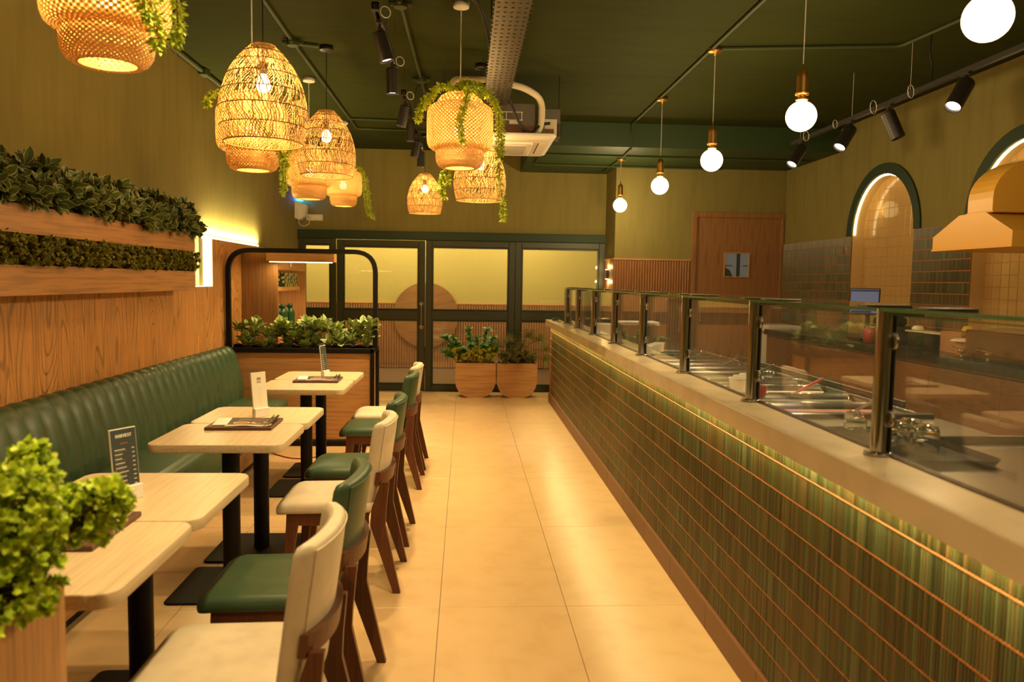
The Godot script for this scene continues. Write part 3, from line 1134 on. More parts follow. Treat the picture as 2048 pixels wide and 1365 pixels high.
func make_bench() -> void:
	var t := thing("bench_sofa", "long dark green leather bench with channelled back along the wood panelling", "bench", Vector3(-1.9, 0, -4.5))
	var o := Vector3(1.9, 0, 4.5)
	var z0 := -1.765
	var z1 := -7.07
	# channelled back
	var s := sh()
	var prof := [Vector2(-1.985, 0.44), Vector2(-1.97, 0.5), Vector2(-1.975, 0.6), Vector2(-1.995, 0.7), Vector2(-2.02, 0.8), Vector2(-2.045, 0.87), Vector2(-2.075, 0.91), Vector2(-2.11, 0.928), Vector2(-2.15, 0.925), Vector2(-2.185, 0.905), Vector2(-2.195, 0.87), Vector2(-2.195, 0.44)]
	var nchan := 38
	var per := 6
	var rows := []
	for i in nchan * per + 1:
		var f := float(i) / (nchan * per)
		var z := lerpf(z0, z1, f)
		var ph := float(i % per) / per
		var bulge := 0.017 * (1.0 - pow(absf(sin(PI * ph)), 0.55))
		if i == 0 or i == nchan * per:
			bulge = 0.03
		var row := PackedVector3Array()
		for k in prof.size():
			var p: Vector2 = prof[k]
			var a: Vector2 = prof[maxi(k - 1, 0)]
			var b: Vector2 = prof[mini(k + 1, prof.size() - 1)]
			var tn := (b - a).normalized()
			var nn := Vector2(-tn.y, tn.x) if k < prof.size() - 2 else Vector2.ZERO
			var q := p + nn * bulge * (1.0 if k < 9 else 0.2)
			row.push_back(Vector3(q.x, q.y, z) + o)
		rows.append(row)
	s.grid(rows, false, true)
	s.fan(rows[0], Vector3.BACK)
	s.fan(rows[rows.size() - 1], Vector3.FORWARD)
	put(s, M.leather_green, "backrest", t)
	# seat cushion
	s = sh()
	s.slab(0.3, (z0 - z1) * 0.5, 0.03, [Vector2(0.01, 0.26), Vector2(0.0, 0.27), Vector2(0.0, 0.41), Vector2(0.008, 0.44), Vector2(0.03, 0.458), Vector2(0.08, 0.465)], 5, Vector3(-1.885, 0, (z0 + z1) * 0.5) + o)
	put(s, M.leather_green, "seat", t)
	put(slab_box(Vector3(-2.18, 0.08, z1 + 0.01) + o, Vector3(-1.66, 0.262, z0 - 0.01) + o, 0.004), M.oak_z, "base", t)
	put(slab_box(Vector3(-2.18, 0.0, z1 + 0.03) + o, Vector3(-1.72, 0.08, z0 - 0.03) + o, 0.003), M.black_metal, "plinth", t)

func make_seating() -> void:
	menu_print()
	printed("menu_dark", Color(0.19, 0.22, 0.22), Color(0.80, 0.76, 0.64), true)
	printed("menu_pale", Color(0.88, 0.85, 0.76), Color(0.36, 0.30, 0.20), false)
	make_bench()
	make_table("pale oak table nearest the bushy foreground planter, leafy stems hanging over it", -1.86, -2.44, -0.005)
	make_table("pale oak table with an upright dark menu card showing white lettering", -2.442, -3.06)
	make_table("pale oak table under the near edge of the white-carded tray, middle pair of tables", -3.57, -4.115, -0.005)
	make_table("pale oak table joined behind the one with the white menu card, middle pair", -4.117, -4.66)
	make_table("pale oak table with a tray and menu card in front of the planter divider", -5.39, -5.935, -0.005)
	make_table("pale oak table pushed right up to the black-framed planter divider", -5.937, -6.48)
	var L := [
		[true, "cream leather chair closest to the camera, cut by the bottom of the picture", -2.21, 0.0],
		[false, "green leather chair tucked between the two closest cream leather chairs", -2.83, 0.0],
		[true, "cream leather chair at the middle pair of tables, in front of a green chair", -3.955, 0.0],
		[false, "green leather chair behind the middle cream chair, its seat half hidden", -4.63, -0.02],
		[false, "green leather chair at the tables by the planter divider, in front of a cream chair", -5.855, 0.0],
		[true, "small-looking cream leather chair farthest down the row near the glass door", -6.45, 0.0]]
	for k in L:
		make_chair(k[0], k[1], Vector3(-0.62, 0, k[2]), k[3])
	make_tray("wooden menu tray half hidden by the foreground bush leaves", Vector3(-1.165, 0.7702, -2.33), PI / 2)
	make_tray("wooden menu tray in front of the upright white menu card", Vector3(-1.135, 0.7702, -4.06), 0.02)
	make_tray("small-looking wooden menu tray on the table nearest the planter divider", Vector3(-1.1, 0.7702, -5.89), 0.02)
	make_menu_card("upright dark menu card with white HARVEST heading on the closest table", Vector3(-1.145, 0.7702, -2.68), 1.05, M.menu_dark, true)
	make_menu_card("upright white menu card standing behind the middle tray", Vector3(-1.12, 0.7702, -4.32), 0.95, M.menu_pale, false)
	make_menu_card("narrow upright menu card seen nearly edge on, beside the planter divider", Vector3(-1.09, 0.7702, -6.13), 1.3, M.menu_dark, false)

# ------------------------------------------------------------------ foliage
func leaf_mesh(aspect: float, bow: float, fold: float, rim := false, seedn := 0, point := 0.5, light := 1.0) -> ArrayMesh:
	# unit leaf along +z, lying in x-z, upper side +y
	var s := sh()
	var nseg := 5
	var across := [-1.0, -0.8, 0.0, 0.8, 1.0] if rim else [-1.0, 0.0, 1.0]
	s.tinted = true
	var r := RandomNumberGenerator.new()
	r.seed = 40 + seedn
	var rows := []
	for i in nseg + 1:
		var t := float(i) / nseg
		var w := aspect * pow(sin(PI * pow(clampf(t, 0.02, 0.985), point)), 0.75)
		var row := PackedVector3Array()
		for a in across:
			row.push_back(Vector3(a * w, bow * t * t * -1.0 + fold * absf(a) * w + 0.02, t))
		rows.append(row)
	if not rim:
		var g := r.randf_range(0.75, 1.2)
		s.cur = Color(g, g, g)
		s.grid(rows, false, true)
	else:
		var green := Color(0.055, 0.085, 0.02) * r.randf_range(0.8, 1.5)
		var pale := Color(0.46, 0.43, 0.18) * minf(light, 1.6)
		green *= light
		green.a = 1.0
		for k in 4:
			var part := []
			for row in rows:
				part.append(PackedVector3Array([row[k], row[k + 1]]))
			s.cur = pale if k == 0 or k == 3 else green
			s.grid(part, false, true)
	return s.mesh()

func leaf_set(called: String, aspect: float, bow: float, fold: float, rim := false, point := 0.6, light := 1.0) -> Array:
	if not leafy.has(called):
		var a := []
		for k in 4:
			a.append(leaf_mesh(aspect * (0.85 + 0.1 * k), bow * (0.5 + 0.35 * k), fold, rim, k, point, light))
		leafy[called] = a
	return leafy[called]

func leaf_xf(at: Vector3, dir: Vector3, up: Vector3, length: float) -> Transform3D:
	var z := dir.normalized()
	var x := up.cross(z)
	if x.length() < 0.05:
		x = Vector3.RIGHT.cross(z)
	x = x.normalized()
	var y := z.cross(x)
	return Transform3D(Basis(x, y, z) * length, at)

# leaves of one plant: the ones nearest the camera are parts, the rest one part
func foliage(parent: Node3D, meshes: Array, m: Material, xfs: Array, most := 280, called := "leaf") -> void:
	var eye := Vector3(0, CAM_H, 0) - parent.position
	var dist := {}
	xfs.sort_custom(func(a, b): return a.origin.distance_squared_to(eye) < b.origin.distance_squared_to(eye))
	var n := mini(most, xfs.size())
	for i in n:
		var o := MeshInstance3D.new()
		o.mesh = meshes[i % meshes.size()]
		o.material_override = m
		o.name = called
		o.transform = xfs[i]
		parent.add_child(o, true)
	if xfs.size() > n:
		var r := RandomNumberGenerator.new()
		r.seed = xfs.size()
		var mm := MultiMesh.new()
		mm.transform_format = MultiMesh.TRANSFORM_3D
		mm.use_colors = true
		mm.mesh = meshes[1]
		mm.instance_count = xfs.size() - n
		for i in range(n, xfs.size()):
			mm.set_instance_transform(i - n, xfs[i])
			var g := r.randf_range(0.7, 1.25)
			mm.set_instance_color(i - n, Color(g * r.randf_range(0.9, 1.1), g, g * 0.95))
		var o := MultiMeshInstance3D.new()
		o.multimesh = mm
		o.material_override = m
		o.name = called + "_mass"
		parent.add_child(o, true)
		stuff(o)

func rv(r: RandomNumberGenerator) -> Vector3:
	return Vector3(r.randf_range(-1, 1), r.randf_range(-1, 1), r.randf_range(-1, 1))

# whorls of leaves on short stems filling a box; returns transforms, stems are appended to st
func whorls(r: RandomNumberGenerator, lo: Vector3, hi: Vector3, count: int, leaves: int, length: float, st: Shape, root_y: float, lean := Vector3(0, 1, 0), surface := false, trim := 9.0) -> Array:
	var out := []
	for k in count:
		var p := Vector3(r.randf_range(lo.x, hi.x), r.randf_range(lo.y, hi.y), r.randf_range(lo.z, hi.z))
		var dir := (lean + rv(r) * 0.45).normalized()
		var c := (lo + hi) * 0.5
		if surface:
			var e := (p - c) / ((hi - lo) * 0.5)
			dir = (Vector3(e.x, e.y, e.z * 0.6) + lean * 0.6 + rv(r) * 0.4).normalized()
		if k % 2 == 0:
			st.tube(PackedVector3Array([Vector3(minf(lerpf(p.x, c.x, 0.6), trim), root_y, p.z), p]), 0.0025, 4, false)
		var side := dir.cross(Vector3(0.3, 0.2, 0.9)).normalized()
		for i in leaves:
			var a := TAU * i / leaves * 1.0 + r.randf() * 0.7
			var ring := float(i) / leaves
			var d := side.rotated(dir, a * 2.4)
			var out_dir := (d * lerpf(1.0, 0.45, ring) + dir * lerpf(0.35, 1.1, ring) + rv(r) * 0.15).normalized()
			out.append(leaf_xf(p - dir * length * 0.35 * (1.0 - ring), out_dir, dir + rv(r) * 0.2, length * r.randf_range(0.75, 1.15)))
	return out

func make_planters() -> void:
	var r := RandomNumberGenerator.new()
	r.seed = 11
	var s: Shape
	# ---- the black-framed planter divider
	var zf := -7.15
	var t := thing("planter_divider", "low wooden planter divider with a rounded black metal frame over it", "planter", Vector3(-1.49, 0, zf - 0.2))
	var o := -t.position
	put(slab_box(Vector3(-2.2, 0.06, zf - 0.38) + o, Vector3(-0.86, 0.86, zf - 0.005) + o, 0.002), M.oak_x, "body", t)
	var fr := sh()
	for q in [[-2.185, zf], [-0.845, zf], [-0.845, zf - 0.39], [-2.185, zf - 0.39]]:
		fr.box(Vector3(q[0], 0.45, q[1]) + o, Vector3(0.036, 0.9, 0.036), 0.002)
	for y in [0.03, 0.885]:
		fr.span(Vector3(-2.2, y - 0.02, zf - 0.018) + o, Vector3(-0.83, y + 0.02, zf + 0.018) + o, 0.002)
		fr.span(Vector3(-2.2, y - 0.02, zf - 0.408) + o, Vector3(-0.83, y + 0.02, zf - 0.372) + o, 0.002)
		fr.span(Vector3(-0.863, y - 0.02, zf - 0.39) + o, Vector3(-0.827, y + 0.02, zf) + o, 0.002)
	put(fr, M.black_metal, "frame", t)
	s = sh()
	var zz := zf - 0.1
	var xa := -2.165
	var xb := -0.83
	var path := bend([Vector3(xa, 0.88, zz) + o, Vector3(xa, 1.79, zz) + o, Vector3(xb, 1.79, zz) + o, Vector3(xb, 0.88, zz) + o], 0.2, 8)
	var rows := []
	for i in path.size():
		var tn: Vector3 = (path[mini(i + 1, path.size() - 1)] - path[maxi(i - 1, 0)]).normalized()
		var nn := Vector3(tn.y, -tn.x, 0) * 0.021
		var w := Vector3(0, 0, 0.021)
		rows.append([path[i] + nn + w, path[i] - nn + w, path[i] - nn - w, path[i] + nn - w])
	for i in rows.size() - 1:
		for k in 4:
			var l := (k + 1) % 4
			var f: Vector3 = (rows[i][k] + rows[i][l] + rows[i + 1][k] + rows[i + 1][l]) * 0.25
			s.outward([rows[i][k], rows[i][l], rows[i + 1][l], rows[i + 1][k]], f - (path[i] + path[i + 1]) * 0.5)
	put(s, M.black_metal, "arch", t)
	put(slab_box(Vector3(-2.18, 0.86, zf - 0.37) + o, Vector3(-0.865, 0.875, zf - 0.02) + o), M.soil, "soil", t)
	var pl := thing("leafy_plants", "row of cream-edged green plants growing in the black-framed divider", "plant", Vector3(-1.49, 0.876, zf - 0.2))
	var st := sh()
	var xf := whorls(r, Vector3(-0.65, 0.04, -0.12), Vector3(0.64, 0.25, 0.12), 80, 13, 0.10, st, 0.0)
	foliage(pl, leaf_set("rim_light", 0.27, 0.16, 0.3, true, 1.25, 2.6), M.leaf_variegated, xf)
	put(st, M.stem, "stem", pl)
	# ---- the two wall boxes with hedges
	for k in 2:
		var y0: float = [1.725, 1.437][k]
		var y1: float = [1.86, 1.58][k]
		var b := thing("wall_planter", ["upper wooden trough of the two on the seating wall, dark broad leaves in it", "lower wooden trough of the two on the seating wall, fine boxwood in it"][k], "planter", Vector3(-2.15, y0, -4.0), "wall planter troughs")
		var e := -b.position
		var z1 := -6.02
		s = sh()
		s.span(Vector3(-2.06, y0, z1) + e, Vector3(-2.04, y1, 0.4) + e, 0.0015)
		s.span(Vector3(-2.279, y0, z1) + e, Vector3(-2.06, y0 + 0.02, 0.4) + e, 0.0015)
		s.span(Vector3(-2.279, y0 + 0.02, z1) + e, Vector3(-2.06, y1, z1 + 0.02) + e, 0.0015)
		put(s, M.oak_z, "trough", b)
		put(slab_box(Vector3(-2.279, y0 + 0.02, z1 + 0.03) + e, Vector3(-2.062, y1 - 0.05, 0.38) + e), M.soil, "soil", b)
		var h := thing("hedge", ["thick hedge of dark cream-edged leaves in the upper wall trough", "clipped fine boxwood hedge in the lower wall trough"][k], "plant", Vector3(-2.15, y1 - 0.04, -4.0))
		st = sh()
		if k == 0:
			xf = whorls(r, Vector3(-0.09, 0.05, -2.02), Vector3(0.11, 0.245, 2.6), 560, 11, 0.082, st, 0.0, Vector3(0.7, 0.55, 0.1), false, 0.02)
			xf.append_array(whorls(r, Vector3(0.06, 0.06, -2.1), Vector3(0.14, 0.17, 2.6), 280, 10, 0.082, st, 0.0, Vector3(1.0, 0.35, 0.1), false, 0.02))
			foliage(h, leaf_set("rim", 0.30, 0.16, 0.3, true, 1.35), M.leaf_variegated, xf)
		else:
			xf = whorls(r, Vector3(-0.11, 0.03, -2.0), Vector3(0.10, 0.185, 2.6), 1700, 12, 0.025, st, 0.0, Vector3(0.5, 0.6, 0.0), false, 0.02)
			xf.append_array(whorls(r, Vector3(0.05, 0.045, -2.04), Vector3(0.14, 0.175, 2.6), 2100, 12, 0.025, st, 0.0, Vector3(0.8, 0.4, 0.0), false, 0.02))
			foliage(h, leaf_set("box", 0.36, 0.1, 0.25, false, 1.1), M.leaf_box, xf)
		put(st, M.stem, "stem", h)
		# light strip behind the trough
		one(slab_box(Vector3(XL + 0.001, y1 - 0.03, z1 + 0.05), Vector3(XL + 0.012, y1 - 0.012, 0.3)), M.led_strip, "strip_light", ["warm light strip hidden behind the upper wall trough", "warm light strip hidden behind the lower wall trough"][k], "light")
		area(self, Vector3(XL + 0.03, y1 - 0.01, -2.9), Vector3(0.2, 1, 0), Vector3.BACK, Vector2(0.02, 6.0), WARM_LED, 0.5)
	# ---- foreground planter with a bright bush
	t = thing("planter_box", "tall wooden planter box at the near end of the tables", "planter", Vector3(-1.55, 0, -1.56))
	put(slab_box(Vector3(-0.65, 0.0, -0.19), Vector3(0.66, 0.86, 0.19), 0.003), M.oak_y, "body", t)
	put(slab_box(Vector3(-0.63, 0.86, -0.17), Vector3(0.64, 0.866, 0.17)), M.soil, "soil", t)
	pl = thing("boxwood_bush", "bright green boxwood bush spilling over the foreground planter box", "plant", Vector3(-1.55, 0.866, -1.56))
	st = sh()
	xf = whorls(r, Vector3(-0.6, 0.03, -0.17), Vector3(0.45, 0.24, 0.19), 420, 14, 0.024, st, 0.0, Vector3(0.1, 0.8, 0.25), true)
	# rounded clumps: centre, radius, sprigs
	for q in [[Vector3(0.52, 0.15, 0.08), 0.16, 150], [Vector3(0.42, 0.24, -0.05), 0.13, 120], [Vector3(0.60, 0.13, -0.12), 0.12, 90], [Vector3(0.66, 0.2, -0.02), 0.10, 80], [Vector3(0.74, 0.16, -0.14), 0.075, 45], [Vector3(0.79, 0.19, -0.12), 0.05, 26], [Vector3(0.60, 0.03, 0.12), 0.1, 80], [Vector3(0.66, 0.06, 0.0), 0.09, 50], [Vector3(0.48, 0.29, 0.02), 0.06, 34], [Vector3(0.64, 0.27, -0.1), 0.05, 24]]:
		for k in int(q[2]) * 2:
			var d := rv(r).normalized()
			var p: Vector3 = q[0] + d * (float(q[1]) * pow(r.randf_range(0.25, 1.0), 0.5))
			if p.y < 0.0 and p.x < 0.68:
				p.y = absf(p.y) * 0.3
			var g := (d + Vector3(0.1, 0.5, 0.2) + rv(r) * 0.35).normalized()
			var e := g.cross(Vector3(0.3, 0.2, 0.9)).normalized()
			if k % 3 == 0:
				st.tube(PackedVector3Array([q[0].lerp(Vector3(0.45, 0, 0), 0.6), q[0].lerp(p, 0.6), p]), 0.002, 4, false)
			for i in 14:
				var ring := i / 14.0
				var f := e.rotated(g, TAU * ring * 2.4 + r.randf())
				xf.append(leaf_xf(p - g * 0.012 * (1.0 - ring), (f * lerpf(1.0, 0.45, ring) + g * lerpf(0.3, 1.1, ring)).normalized(), g + rv(r) * 0.2, r.randf_range(0.014, 0.023)))
	foliage(pl, leaf_set("box2", 0.34, 0.15, 0.25, false, 1.2), M.leaf_bright, xf, 290)
	put(st, M.stem, "stem", pl)
	# ---- two round-bottomed planters by the glazing
	var poly := PackedVector2Array([Vector2(-0.268, 0.46), Vector2(-0.268, 0.24)])
	for q in 13:
		var a := PI + PI * 0.5 * q / 12.0
		poly.push_back(Vector2(-0.268 + 0.2 + cos(a) * 0.2, 0.235 + 0.0 + sin(a) * 0.235))
	for q in 13:
		var a := PI * 1.5 + PI * 0.5 * q / 12.0
		poly.push_back(Vector2(0.268 - 0.2 + cos(a) * 0.2, 0.235 + sin(a) * 0.235))
	poly.append_array([Vector2(0.268, 0.24), Vector2(0.268, 0.46)])
	for k in 2:
		var at := Vector3([0.147, 0.697][k], 0.0, -10.34)
		t = thing("curved_planter", ["round-bottomed wooden planter with glossy green shrubs, next to the door side", "round-bottomed wooden planter with palm fronds, next to the tiled counter"][k], "planter", at, "round-bottomed planters")
		s = sh()
		s.prism(poly, -0.15, 0.15)
		put(s, M.oak_x, "body", t)
		s = sh()
		s.prism(PackedVector2Array([Vector2(-0.07, 0.0), Vector2(0.07, 0.0), Vector2(0.07, -0.008), Vector2(-0.07, -0.008)]), -0.14, 0.14)
		put(s, M.black_plastic, "foot", t, Vector3(0, 0.008, 0))
		put(slab_box(Vector3(-0.255, 0.46, -0.14), Vector3(0.255, 0.466, 0.14)), M.soil, "soil", t)
		if k == 0:
			var g := thing("glossy_shrub", "glossy dark green shrub rising from the planter next to the door side", "plant", at + Vector3(0, 0.466, 0))
			st = sh()
			xf = []
			for b in [[-0.1, 0.0, 0.0, 0.42], [0.15, 0.03, 0.05, 0.45], [0.02, 0.0, -0.05, 0.3], [-0.3, 0.0, 0.0, 0.3], [-0.42, 0.02, 0.02, 0.34], [-0.2, 0.02, 0.1, 0.2], [0.24, 0.02, 0.0, 0.33], [-0.42, 0.0, 0.05, 0.12], [0.1, 0, 0.08, 0.2], [-0.05, 0, 0.1, 0.25], [0.28, 0, 0.02, 0.18]]:
				var tip := Vector3(b[0], b[3], b[1] + b[2])
				var base := Vector3(clampf(b[0] * 0.4, -0.2, 0.2), 0, 0)
				st.tube(curve([base, base.lerp(tip, 0.5) + Vector3(0, 0.05, 0), tip], 4), 0.004, 5, false)
				for q in 9:
					var f := 0.35 + 0.65 * q / 8.0
					var c := base.lerp(tip, f)
					for u in 5:
						var d := Vector3(r.randf_range(-1, 1), r.randf_range(-0.2, 0.9), r.randf_range(-1, 1)).normalized()
						xf.append(leaf_xf(c, d, Vector3(0, 1, 0.4), r.randf_range(0.06, 0.10)))
			foliage(g, leaf_set("gloss", 0.26, 0.22, 0.2, false, 0.7), M.leaf_dark, xf)
			put(st, M.stem, "stem", g)
			g = thing("flowering_filler", "low yellow-tipped filler plant under the glossy shrub", "plant", at + Vector3(0, 0.466, 0.08))
			st = sh()
			xf = whorls(r, Vector3(-0.3, 0.0, -0.04), Vector3(0.26, 0.2, 0.09), 120, 9, 0.03, st, 0.0, Vector3(0, 0.4, 0.8))
			foliage(g, leaf_set("box", 0.36, 0.1, 0.25, false, 1.1), M.leaf_yellow, xf)
			put(st, M.stem, "stem", g)
		else:
			var g := thing("palm_plant", "fan-leaved palm leaning out of the planter next to the tiled counter", "plant", at + Vector3(0, 0.466, 0))
			st = sh()
			xf = []
			for b in [[0.3, 0.30, 0.1], [0.16, 0.34, 0.0], [-0.1, 0.28, -0.05], [0.38, 0.16, 0.12], [-0.24, 0.2, 0.0], [0.05, 0.22, 0.1], [0.36, 0.04, 0.14], [-0.05, 0.14, 0.1]]:
				var tip := Vector3(b[0], b[1], b[2])
				st.tube(curve([Vector3(0.05, 0, 0), tip * 0.5 + Vector3(0, 0.08, 0), tip], 5), 0.004, 5, false)
				var axis := (tip - Vector3(0, -0.05, 0)).normalized()
				for q in 16:
					var a := lerpf(-1.9, 1.9, q / 15.0)
					xf.append(leaf_xf(tip, (axis.rotated(Vector3(0.2, 0.1, 1).normalized(), a) + Vector3(0, -0.25 * absf(a) * 0.4, 0.15)).normalized(), Vector3(0, 0.3, 1), r.randf_range(0.12, 0.17)))
			foliage(g, leaf_set("frond", 0.045, 0.25, 0.6, false, 0.6), M.leaf_palm, xf)
			put(st, M.stem, "stem", g)
			g = thing("succulent_filler", "low broad-leaved filler plants at the foot of the palm", "plant", at + Vector3(0, 0.466, 0.06))
			st = sh()
			xf = whorls(r, Vector3(-0.22, 0.0, -0.05), Vector3(0.22, 0.12, 0.08), 26, 9, 0.085, st, 0.0, Vector3(0, 0.7, 0.5))
			foliage(g, leaf_set("broad", 0.24, 0.15, 0.2, false, 0.9), M.leaf_palm, xf)
			put(st, M.stem, "stem", g)

# trailing garland: strands that hang from given points
func garland(label: String, at: Vector3, strands: Array, nseed: int) -> void:
	var t := thing("vine_garland", label, "garland", at, "")
	var r := RandomNumberGenerator.new()
	r.seed = nseed
	var st := sh()
	var lf := sh()
	var shape := leaf_set("vine", 0.3, 0.2, 0.2, false, 0.7)
	var xfs := []
	for q in strands:
		var path := curve(q, 7)
		st.tube(path, 0.0018, 4, false)
		for i in path.size() - 1:
			for k in 20:
				var p: Vector3 = path[i].lerp(path[i + 1], r.randf())
				var d := Vector3(r.randf_range(-1, 1), r.randf_range(-1.0, 0.45), r.randf_range(-1, 1)).normalized()
				xfs.append(leaf_xf(p + d * r.randf_range(0.002, 0.02), d, rv(r) + Vector3(0, 1, 0), r.randf_range(0.013, 0.024)))
	put(st, M.stem, "stem", t)
	foliage(t, shape, M.leaf_vine, xfs, 0)

# ------------------------------------------------------------------ pendants and ceiling fittings
func weave_strip(s: Shape, prof: Array, a0: float, turn: float, width: float, off: float) -> void:
	# a flat strip that climbs the lathe profile while it turns round the axis
	var prev := []
	var m := prof.size()
	var len := 0.0
	var total := 0.0
	for i in m - 1:
		total += prof[i].distance_to(prof[i + 1])
	for i in m:
		var p: Vector2 = prof[i]
		if i > 0:
			len += prof[i - 1].distance_to(p)
		var a := a0 + turn * len / total
		var r := maxf(p.x + off, 0.01)
		var half := width * 0.5 / r * sqrt(1.0 + pow(turn / total * r, 2.0))
		half = minf(half, 0.5)
		var row := [Vector3(cos(a - half) * r, p.y, sin(a - half) * r), Vector3(cos(a + half) * r, p.y, sin(a + half) * r), Vector3(cos(a), 0, sin(a))]
		if i > 0:
			s.outward([prev[0], prev[1], row[1], row[0]], row[2] + Vector3(0, 0.2, 0))
		prev = row

func dense(prof: Array, step: float) -> Array:
	var out := []
	for i in prof.size() - 1:
		var n := maxi(1, int(ceil(prof[i].distance_to(prof[i + 1]) / step)))
		for k in n:
			out.append(prof[i].lerp(prof[i + 1], float(k) / n))
	out.append(prof[prof.size() - 1])
	return out

var shade_cache := {}

func tier_shade(called: String, prof: Array, n: int, turn: float, width: float) -> ArrayMesh:
	if not shade_cache.has(called):
		var s := sh()
		var d := dense(prof, 0.028)
		for k in n:
			var a := TAU * k / n
			weave_strip(s, d, a, turn, width, 0.001)
			weave_strip(s, d, a + 0.03, -turn, width, -0.001)
		shade_cache[called] = s.mesh()
	return shade_cache[called]

func ring_mesh(r: float, y: float, thick: float, seg := 40) -> Shape:
	var s := sh()
	var p := PackedVector3Array()
	for k in seg:
		p.push_back(Vector3(cos(TAU * k / seg) * r, y, sin(TAU * k / seg) * r))
	s.tube(p, thick, 6, false, true)
	return s

func bulb(t: Node3D, at: Vector3, energy: float) -> void:
	var s := sh()
	s.lathe([Vector2(0.001, -0.045), Vector2(0.022, -0.04), Vector2(0.036, -0.024), Vector2(0.04, -0.004), Vector2(0.034, 0.018), Vector2(0.022, 0.038), Vector2(0.016, 0.05), Vector2(0.001, 0.051)], 16)
	put(s, M.bulb_warm, "bulb", t, at)
	s = sh()
	s.lathe([Vector2(0.001, 0.05), Vector2(0.02, 0.05), Vector2(0.022, 0.11), Vector2(0.001, 0.112)], 12)
	put(s, M.black_plastic, "bulb_holder", t, at)
	omni(t, at, WARM, energy, 0.04)

func hang(t: Node3D, from_y: float, white: bool) -> void:
	# cord and ceiling rose; the thing stands at the shade's foot
	var top := H1 - t.position.y
	var s := sh()
	s.tube(PackedVector3Array([Vector3(0, from_y, 0), Vector3(0, top - 0.03, 0)]), 0.004 if white else 0.003, 6)
	put(s, M.white_cord if white else M.cable, "cord", t)
	s = sh()
	s.lathe([Vector2(0.001, top - 0.045), Vector2(0.02, top - 0.045), Vector2(0.05, top - 0.036), Vector2(0.052, top - 0.03), Vector2(0.052, top), Vector2(0.001, top)], 24)
	put(s, M.white_plastic if white else M.spot_black, "ceiling_rose", t)

func tiered_lamp(label: String, x: float, z: float, y: float, k := 1.0, energy := 1.0) -> Node3D:
	energy *= 0.6
	var t := thing("basket_pendant", label, "lamp", Vector3(x, y, z), "tiered basket pendants")
	var body := [Vector2(0.150, 0.118), Vector2(0.185, 0.122), Vector2(0.206, 0.138), Vector2(0.217, 0.165), Vector2(0.22, 0.20), Vector2(0.22, 0.30), Vector2(0.218, 0.365), Vector2(0.206, 0.395), Vector2(0.18, 0.412), Vector2(0.158, 0.414)]
	var foot := [Vector2(0.102, 0.004), Vector2(0.115, 0.0), Vector2(0.14, 0.014), Vector2(0.155, 0.04), Vector2(0.16, 0.07), Vector2(0.16, 0.13), Vector2(0.155, 0.16)]
	var cap := [Vector2(0.158, 0.41), Vector2(0.15, 0.44), Vector2(0.13, 0.468), Vector2(0.10, 0.486), Vector2(0.06, 0.492), Vector2(0.03, 0.493)]
	var inner := [Vector2(0.10, 0.004), Vector2(0.112, 0.04), Vector2(0.125, 0.09), Vector2(0.13, 0.12)]
	var parts := [["shade", body, 52, 2.0, 0.0104], ["lower_tier", foot, 44, 1.6, 0.0092], ["cap", cap, 30, 1.0, 0.0095], ["inner_tier", inner, 30, 1.0, 0.0095]]
	for q in parts:
		var o := put(tier_shade("tier_" + q[0], q[1], q[2], q[3], q[4]), M.bamboo, q[0], t)
		o.scale = Vector3.ONE * k
	var s := ring_mesh(0.102 * k, 0.004 * k, 0.004)
	put(s, M.bamboo, "rim", t)
	s = ring_mesh(0.157 * k, 0.414 * k, 0.004)
	put(s, M.bamboo, "rim", t)
	bulb(t, Vector3(0, 0.25 * k, 0), energy)
	hang(t, 0.36 * k, true)
	return t

